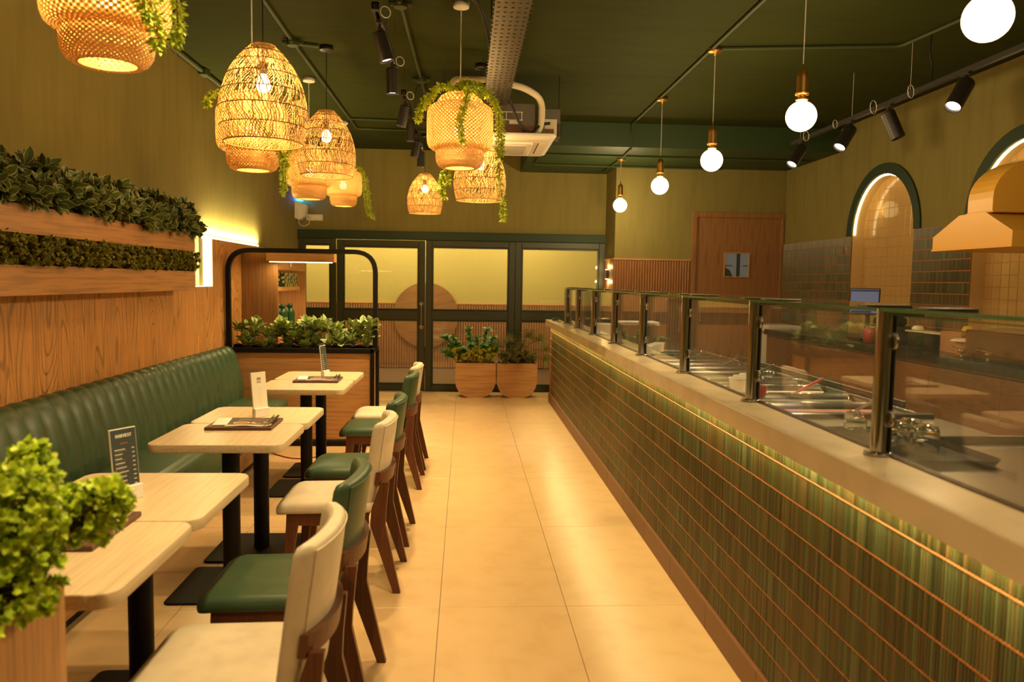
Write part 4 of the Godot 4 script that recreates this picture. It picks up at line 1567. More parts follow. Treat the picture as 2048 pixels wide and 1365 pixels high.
func dome_lamp(label: String, x: float, z: float, y: float, k := 1.0, energy := 1.0) -> Node3D:
	energy *= 0.56
	var t := thing("rattan_pendant", label, "lamp", Vector3(x, y, z), "domed rattan pendants")
	var prof := []
	for q in [[0.196, 0.0], [0.212, 0.06], [0.221, 0.13], [0.218, 0.2], [0.204, 0.262], [0.183, 0.325], [0.155, 0.38], [0.122, 0.425], [0.09, 0.462], [0.06, 0.49]]:
		prof.append(Vector2(q[0], q[1]))
	var at := func(f: float) -> Vector2:
		var u := f * (prof.size() - 1)
		var i := mini(int(u), prof.size() - 2)
		return prof[i].lerp(prof[i + 1], u - i)
	if not shade_cache.has("dome"):
		var s := sh()
		var r := RandomNumberGenerator.new()
		r.seed = 23
		var bands := 7
		for b in bands:
			var f0 := float(b) / bands
			var f1 := float(b + 1) / bands
			var n := int(lerpf(96, 50, f0))
			var lean := 0.42 * (1.0 if b % 2 == 0 else 0.55)
			for layer in 2:
				for j in n:
					if r.randf() < (0.06 if layer == 0 else 0.4):
						continue
					var a := TAU * (j + r.randf_range(-0.3, 0.3)) / n
					var wob := lean * (0.8 if layer == 0 else -0.12) + 0.10 * sin(a * 3.0 + b * 1.7)
					var w := r.randf_range(0.0034, 0.0064)
					var prev := []
					for i in 5:
						var u := i / 4.0
						var p: Vector2 = at.call(lerpf(f0, f1, u))
						var aa := a + wob * (u - 0.5) + 0.022 * sin(u * TAU + a * 2.0)
						var rr := p.x + (0.0015 if layer == 0 else -0.0015)
						var half := w * 0.5 / rr
						var row := [Vector3(cos(aa - half) * rr, p.y, sin(aa - half) * rr), Vector3(cos(aa + half) * rr, p.y, sin(aa + half) * rr), Vector3(cos(aa), 0.1, sin(aa))]
						if i > 0:
							s.outward([prev[0], prev[1], row[1], row[0]], row[2])
						prev = row
		shade_cache["dome"] = s.mesh()
	var o := put(shade_cache["dome"], M.rattan, "shade", t)
	o.scale = Vector3.ONE * k
	for b in 8:
		var p: Vector2 = at.call(b / 7.0)
		var s := ring_mesh((p.x + 0.002) * k, p.y * k, 0.0024 if b > 0 else 0.004)
		put(s, M.rattan_dark if b > 0 and b < 7 else M.rattan, "hoop", t)
	bulb(t, Vector3(0, 0.30 * k, 0), energy)
	hang(t, 0.40 * k, false)
	return t

func globe_lamp(label: String, z: float, top: float) -> void:
	var y := 2.415 if z == -2.74 else 2.39
	var t := thing("globe_pendant", label, "lamp", Vector3(1.85, y, z), "globe pendants over the counter")
	var s := sh()
	var prof := []
	for i in 17:
		var a := -PI / 2 + PI * 0.93 * i / 16.0
		prof.append(Vector2(maxf(cos(a) * 0.083, 0.001), 0.087 + sin(a) * 0.083))
	s.lathe(prof, 32)
	put(s, M.globe_opal, "globe", t)
	s = sh()
	s.lathe([Vector2(0.001, 0.172), Vector2(0.03, 0.172), Vector2(0.035, 0.177), Vector2(0.028, 0.186), Vector2(0.02, 0.19), Vector2(0.02, 0.20), Vector2(0.036, 0.202), Vector2(0.037, 0.215), Vector2(0.032, 0.222), Vector2(0.031, 0.30), Vector2(0.027, 0.325), Vector2(0.015, 0.34), Vector2(0.006, 0.343), Vector2(0.006, 0.37), Vector2(0.001, 0.37)], 24)
	put(s, M.brass, "brass_body", t)
	s = sh()
	s.tube(PackedVector3Array([Vector3(0, 0.365, 0), Vector3(0, top - y - 0.04, 0)]), 0.0028, 6)
	put(s, M.white_cord, "cord", t)
	s = sh()
	var h := top - y
	s.lathe([Vector2(0.001, h - 0.06), Vector2(0.008, h - 0.06), Vector2(0.012, h - 0.036), Vector2(0.05, h - 0.034), Vector2(0.052, h - 0.03), Vector2(0.052, h), Vector2(0.001, h)], 24)
	put(s, M.brass, "ceiling_rose", t)
	omni(t, Vector3(0, 0.087, 0), WARM2, 0.9, 0.085)

func spot_head(label: String, pivot: Vector3, dir: Vector3, group: String, lit := true, energy := 3.0, k := 1.0) -> void:
	# pivot: where its arm leaves the track
	var t := thing("track_spotlight", label, "spotlight", pivot, group)
	var d := dir.normalized()
	var s := sh()
	s.box(Vector3(0, 0.005, 0), Vector3(0.03, 0.03, 0.09), 0.003)
	put(s, M.spot_black, "adapter", t)
	s = sh()
	s.span(Vector3(-0.009, -0.085, -0.009), Vector3(0.009, 0.0, 0.009), 0.002)
	put(s, M.spot_black, "arm", t)
	var top := Vector3(0, -0.07, 0) - d * 0.02 * k
	var x := d.cross(Vector3(0.02, 0.1, 1)).normalized()
	var b := Basis(x, -d, x.cross(-d).normalized())
	var o := Transform3D(b.scaled_local(Vector3.ONE * k), top)
	s = sh()
	s.lathe([Vector2(0.001, 0.0), Vector2(0.036, 0.0), Vector2(0.039, -0.004), Vector2(0.04, -0.01), Vector2(0.04, -0.165), Vector2(0.036, -0.165), Vector2(0.033, -0.15)], 28)
	var flipped := sh()
	# the profile runs downwards, so turn it outside out
	flipped.lathe([Vector2(0.033, -0.15), Vector2(0.036, -0.165), Vector2(0.04, -0.165), Vector2(0.04, -0.01), Vector2(0.039, -0.004), Vector2(0.036, 0.0), Vector2(0.001, 0.0)], 28)
	var m := put(flipped, M.spot_black, "barrel", t)
	m.transform = o
	s = sh()
	s.lathe([Vector2(0.001, -0.152), Vector2(0.033, -0.152), Vector2(0.033, -0.148), Vector2(0.001, -0.148)], 24)
	m = put(s, M.spot_lens if lit else M.tray_black, "lens", t)
	m.transform = o
	if lit:
		spot(t, o * Vector3(0, -0.17, 0), d, WARM2, energy, 48.0, 0.04)

func wire_loop(label: String, at: Vector3, r: float, turn: float) -> void:
	var s := sh()
	var p := PackedVector3Array()
	for k in 20:
		p.push_back(Basis(Vector3.UP, turn) * Vector3(cos(TAU * k / 20) * r, sin(TAU * k / 20) * r, 0.004 * (k % 2)))
	s.tube(p, 0.003, 5, false, true)
	one(s, M.white_cord, "wire_coil", label, "wire", at, "coiled suspension wires")

func conduit(label: String, path: Array, r := 0.013) -> void:
	var s := sh()
	s.tube(bend(path, 0.05, 4), r, 8)
	one(s, M.ceiling_conduit, "conduit", label, "pipe")

func junction(label: String, at: Vector3) -> void:
	var t := thing("junction_box", label, "junction box", at, "round conduit boxes")
	var s := sh()
	s.lathe([Vector2(0.001, -0.05), Vector2(0.04, -0.05), Vector2(0.044, -0.044), Vector2(0.044, 0.0), Vector2(0.001, 0.0)], 20)
	put(s, M.ceiling_conduit, "box", t)
	s = sh()
	for k in 4:
		s.cyl(Vector3(0, -0.025, 0), Vector3(cos(TAU * k / 4), 0, sin(TAU * k / 4)) * 0.075 + Vector3(0, -0.025, 0), 0.017, 8)
	put(s, M.ceiling_conduit, "spigot", t)

func make_pendants() -> void:
	mat("ceiling_conduit", Color(0.20, 0.25, 0.095), 0.7)
	tiered_lamp("large tiered basket pendant cut off by the top edge, greenery hanging from it", -1.195, -2.72, 2.235, 0.9, 1.0)
	dome_lamp("biggest-looking domed rattan pendant, first of its row from the camera", -1.075, -4.25, 2.248, 1.03, 1.0)
	tiered_lamp("tiered basket pendant half hidden behind the biggest-looking rattan dome", -1.265, -4.75, 2.17, 0.94, 0.9)
	dome_lamp("domed rattan pendant in front of two tiered baskets with trailing greenery", -1.078, -6.14, 2.33, 1.0, 0.9)
	tiered_lamp("tiered basket pendant right above the white fly trap", -1.40, -7.1, 2.245, 0.96, 0.8)
	tiered_lamp("smallest-looking tiered basket pendant, trailing vine down one side", -1.385, -8.95, 2.36, 0.94, 0.8)
	dome_lamp("smallest-looking domed rattan pendant hanging in front of the glass door", -0.505, -9.62, 2.36, 0.97, 0.8)
	tiered_lamp("tiered basket pendant crowned with leaves, hanging alone beneath the cable tray", -0.045, -5.1, 2.262, 0.97, 1.0)
	dome_lamp("domed rattan pendant partly hidden behind the leaf-crowned basket pendant", 0.11, -6.5, 2.205, 0.98, 0.9)
	# one more of each row just behind the camera's view
	dome_lamp("domed rattan pendant out of view above the camera", -1.05, 0.35, 2.33, 1.0, 1.2)
	garland("trailing greenery hanging down the side of the large basket pendant at the top edge", Vector3(-1.195, 2.235, -2.72), [
		[Vector3(0.12, 0.45, 0.16), Vector3(0.2, 0.3, 0.16), Vector3(0.215, 0.12, 0.15), Vector3(0.215, 0.02, 0.14)],
		[Vector3(0.14, 0.45, 0.1), Vector3(0.235, 0.3, 0.09), Vector3(0.25, 0.12, 0.06), Vector3(0.235, 0.06, 0.06)],
		[Vector3(0.1, 0.45, 0.2), Vector3(0.15, 0.35, 0.21), Vector3(0.18, 0.2, 0.2), Vector3(0.2, 0.1, 0.17)],
		[Vector3(0.0, 0.45, 0.18), Vector3(0.03, 0.38, 0.235), Vector3(0.04, 0.28, 0.24), Vector3(0.035, 0.2, 0.235)]], 3)
	garland("sparse greenery wound round the half-hidden basket pendant", Vector3(-1.265, 2.17, -4.75), [
		[Vector3(-0.1, 0.45, 0.1), Vector3(-0.22, 0.42, 0.08), Vector3(-0.25, 0.36, 0.05)],
		[Vector3(0.05, 0.3, 0.24), Vector3(0.12, 0.2, 0.22), Vector3(0.19, 0.1, 0.17), Vector3(0.22, 0.02, 0.12)]], 4)
	garland("long vine hanging beside the basket pendant above the fly trap", Vector3(-1.40, 2.245, -7.1), [
		[Vector3(-0.1, 0.46, 0.16), Vector3(-0.19, 0.38, 0.15), Vector3(-0.2, 0.2, 0.16), Vector3(-0.19, 0.02, 0.16)],
		[Vector3(-0.08, 0.46, 0.16), Vector3(-0.16, 0.36, 0.18), Vector3(-0.165, 0.2, 0.18), Vector3(-0.17, 0.05, 0.17)]], 5)
	garland("long vine trailing below the smallest-looking basket pendant", Vector3(-1.385, 2.36, -8.95), [
		[Vector3(0.1, 0.45, 0.05), Vector3(0.24, 0.36, 0.05), Vector3(0.28, 0.15, 0.05), Vector3(0.3, 0.0, 0.05), Vector3(0.34, -0.13, 0.05)],
		[Vector3(0.1, 0.45, 0.1), Vector3(0.22, 0.4, 0.1), Vector3(0.25, 0.2, 0.1), Vector3(0.27, 0.02, 0.1), Vector3(0.3, -0.1, 0.1)]], 6)
	garland("crown of yellow-green leaves with long strands on the lone basket pendant", Vector3(-0.045, 2.262, -5.1), [
		[Vector3(0.0, 0.5, 0.05), Vector3(-0.12, 0.5, 0.1), Vector3(-0.2, 0.43, 0.1), Vector3(-0.25, 0.36, 0.08), Vector3(-0.265, 0.29, 0.05)],
		[Vector3(0.0, 0.5, 0.0), Vector3(-0.12, 0.52, -0.02), Vector3(-0.2, 0.44, -0.02), Vector3(-0.235, 0.38, 0.0)],
		[Vector3(0.02, 0.5, 0.05), Vector3(0.1, 0.52, 0.1), Vector3(0.19, 0.45, 0.1), Vector3(0.24, 0.36, 0.06), Vector3(0.25, 0.2, 0.02), Vector3(0.25, 0.05, 0.0), Vector3(0.28, -0.2, 0.0), Vector3(0.29, -0.32, 0.0)],
		[Vector3(0.02, 0.5, 0.05), Vector3(0.05, 0.47, 0.17), Vector3(0.03, 0.36, 0.235), Vector3(0.0, 0.24, 0.24), Vector3(0.02, 0.13, 0.235)],
		[Vector3(0.0, 0.51, 0.08), Vector3(0.04, 0.53, 0.1), Vector3(0.09, 0.5, 0.13), Vector3(0.13, 0.43, 0.16)],
		[Vector3(0.03, 0.5, 0.0), Vector3(0.16, 0.48, 0.0), Vector3(0.24, 0.4, 0.0), Vector3(0.265, 0.25, 0.02), Vector3(0.27, 0.1, 0.02)],
		[Vector3(-0.05, 0.1, -0.12), Vector3(-0.1, 0.0, -0.12), Vector3(-0.12, -0.1, -0.1), Vector3(-0.1, -0.18, -0.1)],
		[Vector3(-0.05, 0.08, -0.12), Vector3(-0.08, 0.0, -0.12), Vector3(-0.08, -0.08, -0.1)]], 7)
	var zs := [-2.74, -4.28, -5.85, -7.42, -9.34]
	var gl := ["white globe pendant cut by the top edge, largest-looking of the five", "white globe pendant second from the camera, in front of the spotlight track", "white globe pendant in the middle of the row of five", "white globe pendant fourth from the camera over the counter", "smallest-looking white globe pendant hung from the lower soffit"]
	for k in 5:
		globe_lamp(gl[k], zs[k], H1 if k < 4 else H2)
	globe_lamp("white globe pendant out of view above the camera", -1.15, H1)

func make_ceiling_gear() -> void:
	var s: Shape
	# ---- spotlight tracks over the aisle
	var X := -0.5
	for q in [[-4.33, -5.5, "short black spotlight track over the aisle, the one nearer the camera"], [-6.25, -8.75, "long black spotlight track over the aisle, the one nearer the glass door"]]:
		var zc: float = (q[0] + q[1]) * 0.5
		var t := thing("spotlight_track", q[2], "track", Vector3(X, 2.99, zc))
		var h: float = absf(q[0] - q[1]) * 0.5
		s = sh()
		s.span(Vector3(-0.018, 0.0, -h), Vector3(-0.012, 0.034, h))
		s.span(Vector3(0.012, 0.0, -h), Vector3(0.018, 0.034, h))
		s.span(Vector3(-0.018, 0.03, -h), Vector3(0.018, 0.036, h))
		put(s, M.spot_black, "rail", t)
		s = sh()
		s.span(Vector3(-0.011, 0.008, -h), Vector3(-0.008, 0.012, h))
		s.span(Vector3(0.008, 0.008, -h), Vector3(0.011, 0.012, h))
		put(s, M.brass, "conductor", t)
		s = sh()
		for e in [-h + 0.02, h - 0.02]:
			s.box(Vector3(0, 0.018, e), Vector3(0.042, 0.042, 0.04), 0.003)
		put(s, M.spot_black, "end_cap", t)
		s = sh()
		for e in [-h + 0.05, h - 0.05]:
			s.tube(PackedVector3Array([Vector3(0, 0.036, e), Vector3(0, H1 - 2.99, e)]), 0.0012, 4)
		put(s, M.steel, "suspension_wire", t)
		s = sh()
		s.tube(curve([Vector3(0.0, 0.03, h * 0.2), Vector3(0.03, 0.12, h * 0.25), Vector3(0.04, 0.24, h * 0.3), Vector3(0.07, 0.29, h * 0.3)], 5), 0.004, 5)
		put(s, M.cable, "feed_cable", t)
	var L := [[-4.55, Vector3(0.30, -1, 0.0), "black spotlight over the aisle closest to the camera, its lit lens showing"], [-5.3, Vector3(0.02, -1, 0.0), "second black spotlight over the aisle, pointing straight down"], [-6.4, Vector3(-0.22, -1, 0.0), "third black spotlight over the aisle, tilted toward the tables"], [-7.05, Vector3(0.0, -1, 0.0), "fourth black spotlight over the aisle, half behind the third"], [-7.95, Vector3(-0.2, -1, 0.0), "fifth black spotlight over the aisle, just above the small rattan dome"], [-8.6, Vector3(0, -1, 0.0), "last black spotlight over the aisle, nearest the glass door"]]
	for q in L:
		spot_head(q[2], Vector3(X, 2.985, q[0]), q[1], "aisle spotlights", true, 4.7)
	for q in [[-4.42, 0.03, "above the first spotlight"], [-5.38, 0.03, "above the second spotlight"], [-6.35, 0.03, "above the third spotlight"]]:
		wire_loop("suspension wire coiled in a loop on the aisle track, " + q[2], Vector3(X + 0.018 + q[1] * 0.88, 3.005, q[0]), q[1], 0.5)
	# the aisle track goes on over the camera, outside the picture
	for q in [[-3.1, Vector3(-0.1, -1, 0.0), "black aisle spotlight over the nearest table, outside the picture"], [-2.2, Vector3(-0.15, -1, 0.05), "black aisle spotlight over the nearest chairs, outside the picture"], [-1.0, Vector3(0.25, -1, -0.25), "black aisle spotlight over the camera, outside the picture"]]:
		spot_head(q[2], Vector3(X, 3.22, q[0]), q[1], "aisle spotlights", true, 3.7)
	one(slab_box(Vector3(X - 0.018, 3.22, -3.3), Vector3(X + 0.018, H1, -0.6)), M.spot_black, "spotlight_track", "black spotlight track fixed to the ceiling above the camera, outside the picture", "track")
	# ---- spotlight track along the kitchen wall
	var t := thing("spotlight_track", "long black spotlight track hung along the kitchen wall", "track", Vector3(3.2, 2.92, -5.2))
	s = sh()
	s.span(Vector3(-0.018, 0.0, -2.38), Vector3(0.018, 0.036, 2.6), 0.003)
	put(s, M.spot_black, "rail", t)
	s = sh()
	for e in [-2.2, -1.2, -0.35, 1.0]:
		s.tube(PackedVector3Array([Vector3(0, 0.036, e), Vector3(0, H1 - 2.92, e)]), 0.0015, 4)
	put(s, M.white_cord, "suspension_wire", t)
	s = sh()
	s.tube(curve([Vector3(0.0, 0.036, -0.1), Vector3(0.01, 0.15, -0.11), Vector3(-0.005, 0.25, -0.12), Vector3(0.0, 0.39, -0.12)], 5), 0.006, 6)
	put(s, M.cable, "feed_cable", t)
	var R := [[-4.92, Vector3(-0.55, -0.8, 0.25), true, "black spotlight on the kitchen track nearest the yellow hood"], [-5.83, Vector3(0.35, -1.0, 0.25), false, "unlit-looking black spotlight on the kitchen track aimed away"], [-6.43, Vector3(-0.55, -0.8, 0.25), true, "lit black spotlight above the narrow open arch"], [-7.38, Vector3(-0.55, -0.8, 0.25), true, "lit black spotlight at the far end of the kitchen track"], [-3.4, Vector3(-0.6, -0.85, 0.2), true, "black spotlight on the kitchen track outside the picture"]]
	for q in R:
		spot_head(q[3], Vector3(3.2, 2.915, q[0]), q[1], "kitchen spotlights", q[2], 3.4, 1.32)
	for q in [[-7.15, 0.045, -0.06, "beside the farthest lit spotlight"], [-6.6, 0.035, 0.05, "above the arch spotlight"], [-5.95, 0.05, 0.0, "beyond the unlit spotlight"], [-5.45, 0.045, -0.06, "nearest the yellow hood"]]:
		wire_loop("wire coiled in a loop on the kitchen track, " + q[3], Vector3(3.2 - 0.018 - q[1] * 0.82, 2.93, q[0]), q[1], 0.6)
	# ---- conduits, painted like the ceiling
	var y := H1 - 0.0145
	conduit("painted conduit along the ceiling above the row of rattan pendants", [Vector3(-1.265, y, 0.5), Vector3(-1.3, y, -5.9), Vector3(-1.285, y, -9.3), Vector3(0.2, y, -9.35), Vector3(0.6, y, -9.4)])
	conduit("painted conduit crossing to the aisle track behind the rattan pendants", [Vector3(-1.29, y, -8.75), Vector3(-0.36, y, -8.8)])
	conduit("short painted conduit feeding the rose of a rattan pendant", [Vector3(-1.3, y, -6.05), Vector3(-1.13, y, -6.1)])
	conduit("painted conduit along the ceiling above the aisle spotlights", [Vector3(-0.44, y, 0.5), Vector3(-0.43, y, -5.2), Vector3(-0.39, y, -8.1)])
	conduit("painted conduit linking the globe pendants and stepping down onto the soffit", [Vector3(1.82, y, 0.5), Vector3(1.82, y, -8.61), Vector3(1.82, H2 - 0.0145, -8.64), Vector3(1.85, H2 - 0.0145, -9.34), Vector3(1.83, H2 - 0.0145, -10.5)])
	conduit("painted conduit branching from the globe pendants to the kitchen track", [Vector3(1.85, y, -5.83), Vector3(3.15, y, -5.62), Vector3(3.24, y, -4.9)])
	conduit("painted conduit running across the dropped soffit nearer its front", [Vector3(0.8, H2 - 0.0145, -9.15), Vector3(4.1, H2 - 0.0145, -9.2)])
	conduit("painted conduit running across the dropped soffit nearer the wall", [Vector3(0.86, H2 - 0.0145, -9.0), Vector3(0.86, H2 - 0.0145, -9.95), Vector3(1.8, H2 - 0.0145, -9.98), Vector3(3.3, H2 - 0.0145, -9.98)], 0.011)
	conduit("painted conduit in the corner of ceiling and seating wall", [Vector3(XL + 0.03, y - 0.01, 0.4), Vector3(XL + 0.03, y - 0.01, -9.2)], 0.02)
	for q in [[-0.43, -5.1, "round painted box on the conduit by the first aisle spotlight"], [-0.40, -6.95, "round painted box on the conduit behind the second aisle track"], [-1.30, -6.0, "round painted box beside the rose of the second rattan dome"], [-1.275, -4.6, "round painted box above the largest rattan dome"]]:
		junction(q[2], Vector3(q[0], H1, q[1]))
	one(slab_box(Vector3(XL + 0.005, H1 - 0.06, -6.98), Vector3(XL + 0.07, H1 - 0.005, -6.86), 0.006), M.ceiling_conduit, "conduit_clamp", "painted clamp on the corner conduit of the seating wall", "clamp")
	# ---- perforated cable tray
	t = thing("cable_tray", "perforated galvanised cable tray hanging under the ceiling toward the camera", "cable tray", Vector3(0.235, 2.99, -3.2))
	s = sh()
	var hw := 0.095
	var hz := 3.3
	# floor of the tray as bars between the slots
	var nrow := 92
	for i in nrow:
		var z := lerpf(-hz, hz, (i + 0.5) / nrow)
		var pitch := hz * 2.0 / nrow
		s.box(Vector3(0, 0, z - pitch * 0.38), Vector3(hw * 2, 0.0016, pitch * 0.76))
		for k in 6:
			s.box(Vector3(lerpf(-hw, hw, k / 5.0) * 0.985, 0, z + pitch * 0.12), Vector3(0.019 if (i + k) % 2 == 0 else 0.024, 0.0016, pitch * 0.25))
	put(s, M.dark_steel, "tray_floor", t)
	s = sh()
	for e in [-hw, hw]:
		s.span(Vector3(e - 0.0012, 0, -hz), Vector3(e + 0.0012, 0.05, hz))
	put(s, M.dark_steel, "tray_side", t)
	s = sh()
	for k in 3:
		s.tube(PackedVector3Array([Vector3(-0.05 + 0.045 * k, 0.02, -hz), Vector3(-0.05 + 0.045 * k, 0.02, hz)]), 0.017, 8)
	put(s, M.tape, "wrapped_pipe", t)
	s = sh()
	for e in [-3.1, -1.2, 0.8]:
		for x in [-hw - 0.012, hw + 0.012]:
			s.tube(PackedVector3Array([Vector3(x, -0.01, e), Vector3(x, H1 - 2.99, e)]), 0.004, 6)
	put(s, M.dark_steel, "hanger_rod", t)
	# ---- cassette air conditioner
	var ac := Vector3(0.27, 2.735, -7.05)
	t = thing("ceiling_cassette", "white ceiling cassette air conditioner with its grey casing exposed", "air conditioner", ac)
	s = sh()
	s.slab(0.48, 0.48, 0.06, [Vector2(0.05, 0.0), Vector2(0.012, 0.012), Vector2(0.0, 0.03), Vector2(0.004, 0.046)], 5)
	put(s, M.white_plastic, "fascia", t)
	s = sh()
	s.slab(0.30, 0.30, 0.03, [Vector2(0.012, -0.016), Vector2(0.0, -0.012), Vector2(0.0, 0.006)], 4)
	put(s, M.white_plastic, "intake_grille", t)
	for k in 26:
		put(slab_box(Vector3(-0.25, -0.021, -0.003), Vector3(0.25, -0.0165, 0.003)), M.black_plastic if k % 2 == 0 else M.white_plastic, "slat", t.get_node("intake_grille"), Vector3(0, 0, -0.22 + 0.0176 * k))
	for k in 4:
		s = sh()
		s.span(Vector3(-0.26, 0.0, 0.355), Vector3(0.26, 0.006, 0.415), 0.002)
		var o := put(s, M.white_plastic, "air_flap", t, Vector3(0, -0.002, 0))
		o.rotation.y = PI / 2 * k
		s = sh()
		s.span(Vector3(-0.27, -0.0035, 0.345), Vector3(0.27, 0.001, 0.352))
		o = put(s, M.black_plastic, "flap_gap", t, Vector3(0, 0.002, 0))
		o.rotation.y = PI / 2 * k
	s = sh()
	s.box(Vector3(0.38, 0.0035, 0.38), Vector3(0.075, 0.003, 0.075), 0.0, Basis(Vector3.UP, 0.78))
	put(s, M.leaf_yellow, "energy_sticker", t)
	s = sh()
	var oct := PackedVector2Array()
	for q in [[0.4, 0.3], [0.3, 0.4], [-0.3, 0.4], [-0.4, 0.3], [-0.4, -0.3], [-0.3, -0.4], [0.3, -0.4], [0.4, -0.3]]:
		oct.push_back(Vector2(q[0], q[1]))
	s.prism(oct, 0.046, 0.30, Transform3D(Basis(Vector3(1, 0, 0), Vector3(0, 0, -1), Vector3(0, 1, 0)), Vector3.ZERO))
	put(s, M.ac_casing, "casing", t)
	s = sh()
	s.span(Vector3(-0.3, 0.05, 0.401), Vector3(0.3, 0.12, 0.408))
	put(s, M.skirting, "drain_band", t)
	s = sh()
	for q in [[-0.05, 0.2, 0.5, 0.006], [-0.05, 0.135, 0.5, 0.006]]:
		s.box(Vector3(q[0], q[1] + 0.03, 0.403), Vector3(q[2], q[3], 0.006))
	for x in [-0.25, -0.08, 0.06, 0.19]:
		s.box(Vector3(x, 0.197, 0.403), Vector3(0.006, 0.06, 0.006))
	put(s, M.white_plastic, "casing_rib", t)
	put(slab_box(Vector3(0.085, 0.13, 0.405), Vector3(0.175, 0.16, 0.411), 0.001), M.paper, "maker_plate", t)
	s = sh()
	s.span(Vector3(0.38, 0.046, 0.12), Vector3(0.53, 0.29, 0.3), 0.004)
	put(s, M.ac_casing, "valve_box", t)
	put(slab_box(Vector3(0.385, 0.05, 0.3), Vector3(0.5, 0.2, 0.306), 0.002), M.tape, "valve_plate", t)
	put(slab_box(Vector3(0.40, 0.05, 0.306), Vector3(0.475, 0.115, 0.316), 0.002), M.skirting, "outlet_cover", t)
	s = sh()
	for x in [0.515, 0.535, 0.55]:
		s.tube(PackedVector3Array([Vector3(x, 0.05, 0.31), Vector3(x, 0.16, 0.31)]), 0.005, 6)
	put(s, M.dark_steel, "valve_stem", t)
	s = sh()
	for q in [[0.52, 0.26], [-0.47, 0.3]]:
		s.tube(PackedVector3Array([Vector3(q[0], 0.02, q[1]), Vector3(q[0], H1 - ac.y, q[1])]), 0.005, 6)
	put(s, M.dark_steel, "hanger_rod", t)
	# wrapped refrigerant pipes and hose
	s = sh()
	s.tube(bend([Vector3(0.3, 3.11, -6.3), Vector3(0.46, 3.11, -6.4), Vector3(0.625, 3.075, -6.62), Vector3(0.63, 2.88, -6.62), Vector3(0.595, 2.80, -6.68)], 0.12, 6), 0.027, 12)
	one(s, M.tape, "wrapped_pipe", "white taped pipe curving down into the side of the air conditioner", "pipe")
	s = sh()
	s.tube(bend([Vector3(0.18, 3.11, -6.2), Vector3(-0.12, 3.11, -6.2), Vector3(-0.125, 2.70, -6.2)], 0.06, 5), 0.024, 10)
	one(s, M.tape, "wrapped_pipe", "white taped pipe dropping behind the leaf-crowned pendant", "pipe")
	s = sh()
	s.tube(curve([Vector3(0.3, 3.05, -6.2), Vector3(0.36, 2.98, -6.45), Vector3(0.45, 2.84, -6.58), Vector3(0.54, 2.785, -6.6), Vector3(0.62, 2.86, -6.63), Vector3(0.70, 2.88, -6.65)], 6), 0.012, 8)
	one(s, M.cable, "drain_hose", "black hose looping down in front of the air conditioner casing", "hose")
	s = sh()
	s.tube(curve([Vector3(-0.02, 3.29, -4.9), Vector3(0.06, 3.27, -5.0), Vector3(0.12, 3.18, -5.15), Vector3(0.15, 3.05, -5.25)], 5), 0.012, 8)
	one(s, M.cable, "power_cable", "black cable curving from the ceiling into the cable tray", "cable")

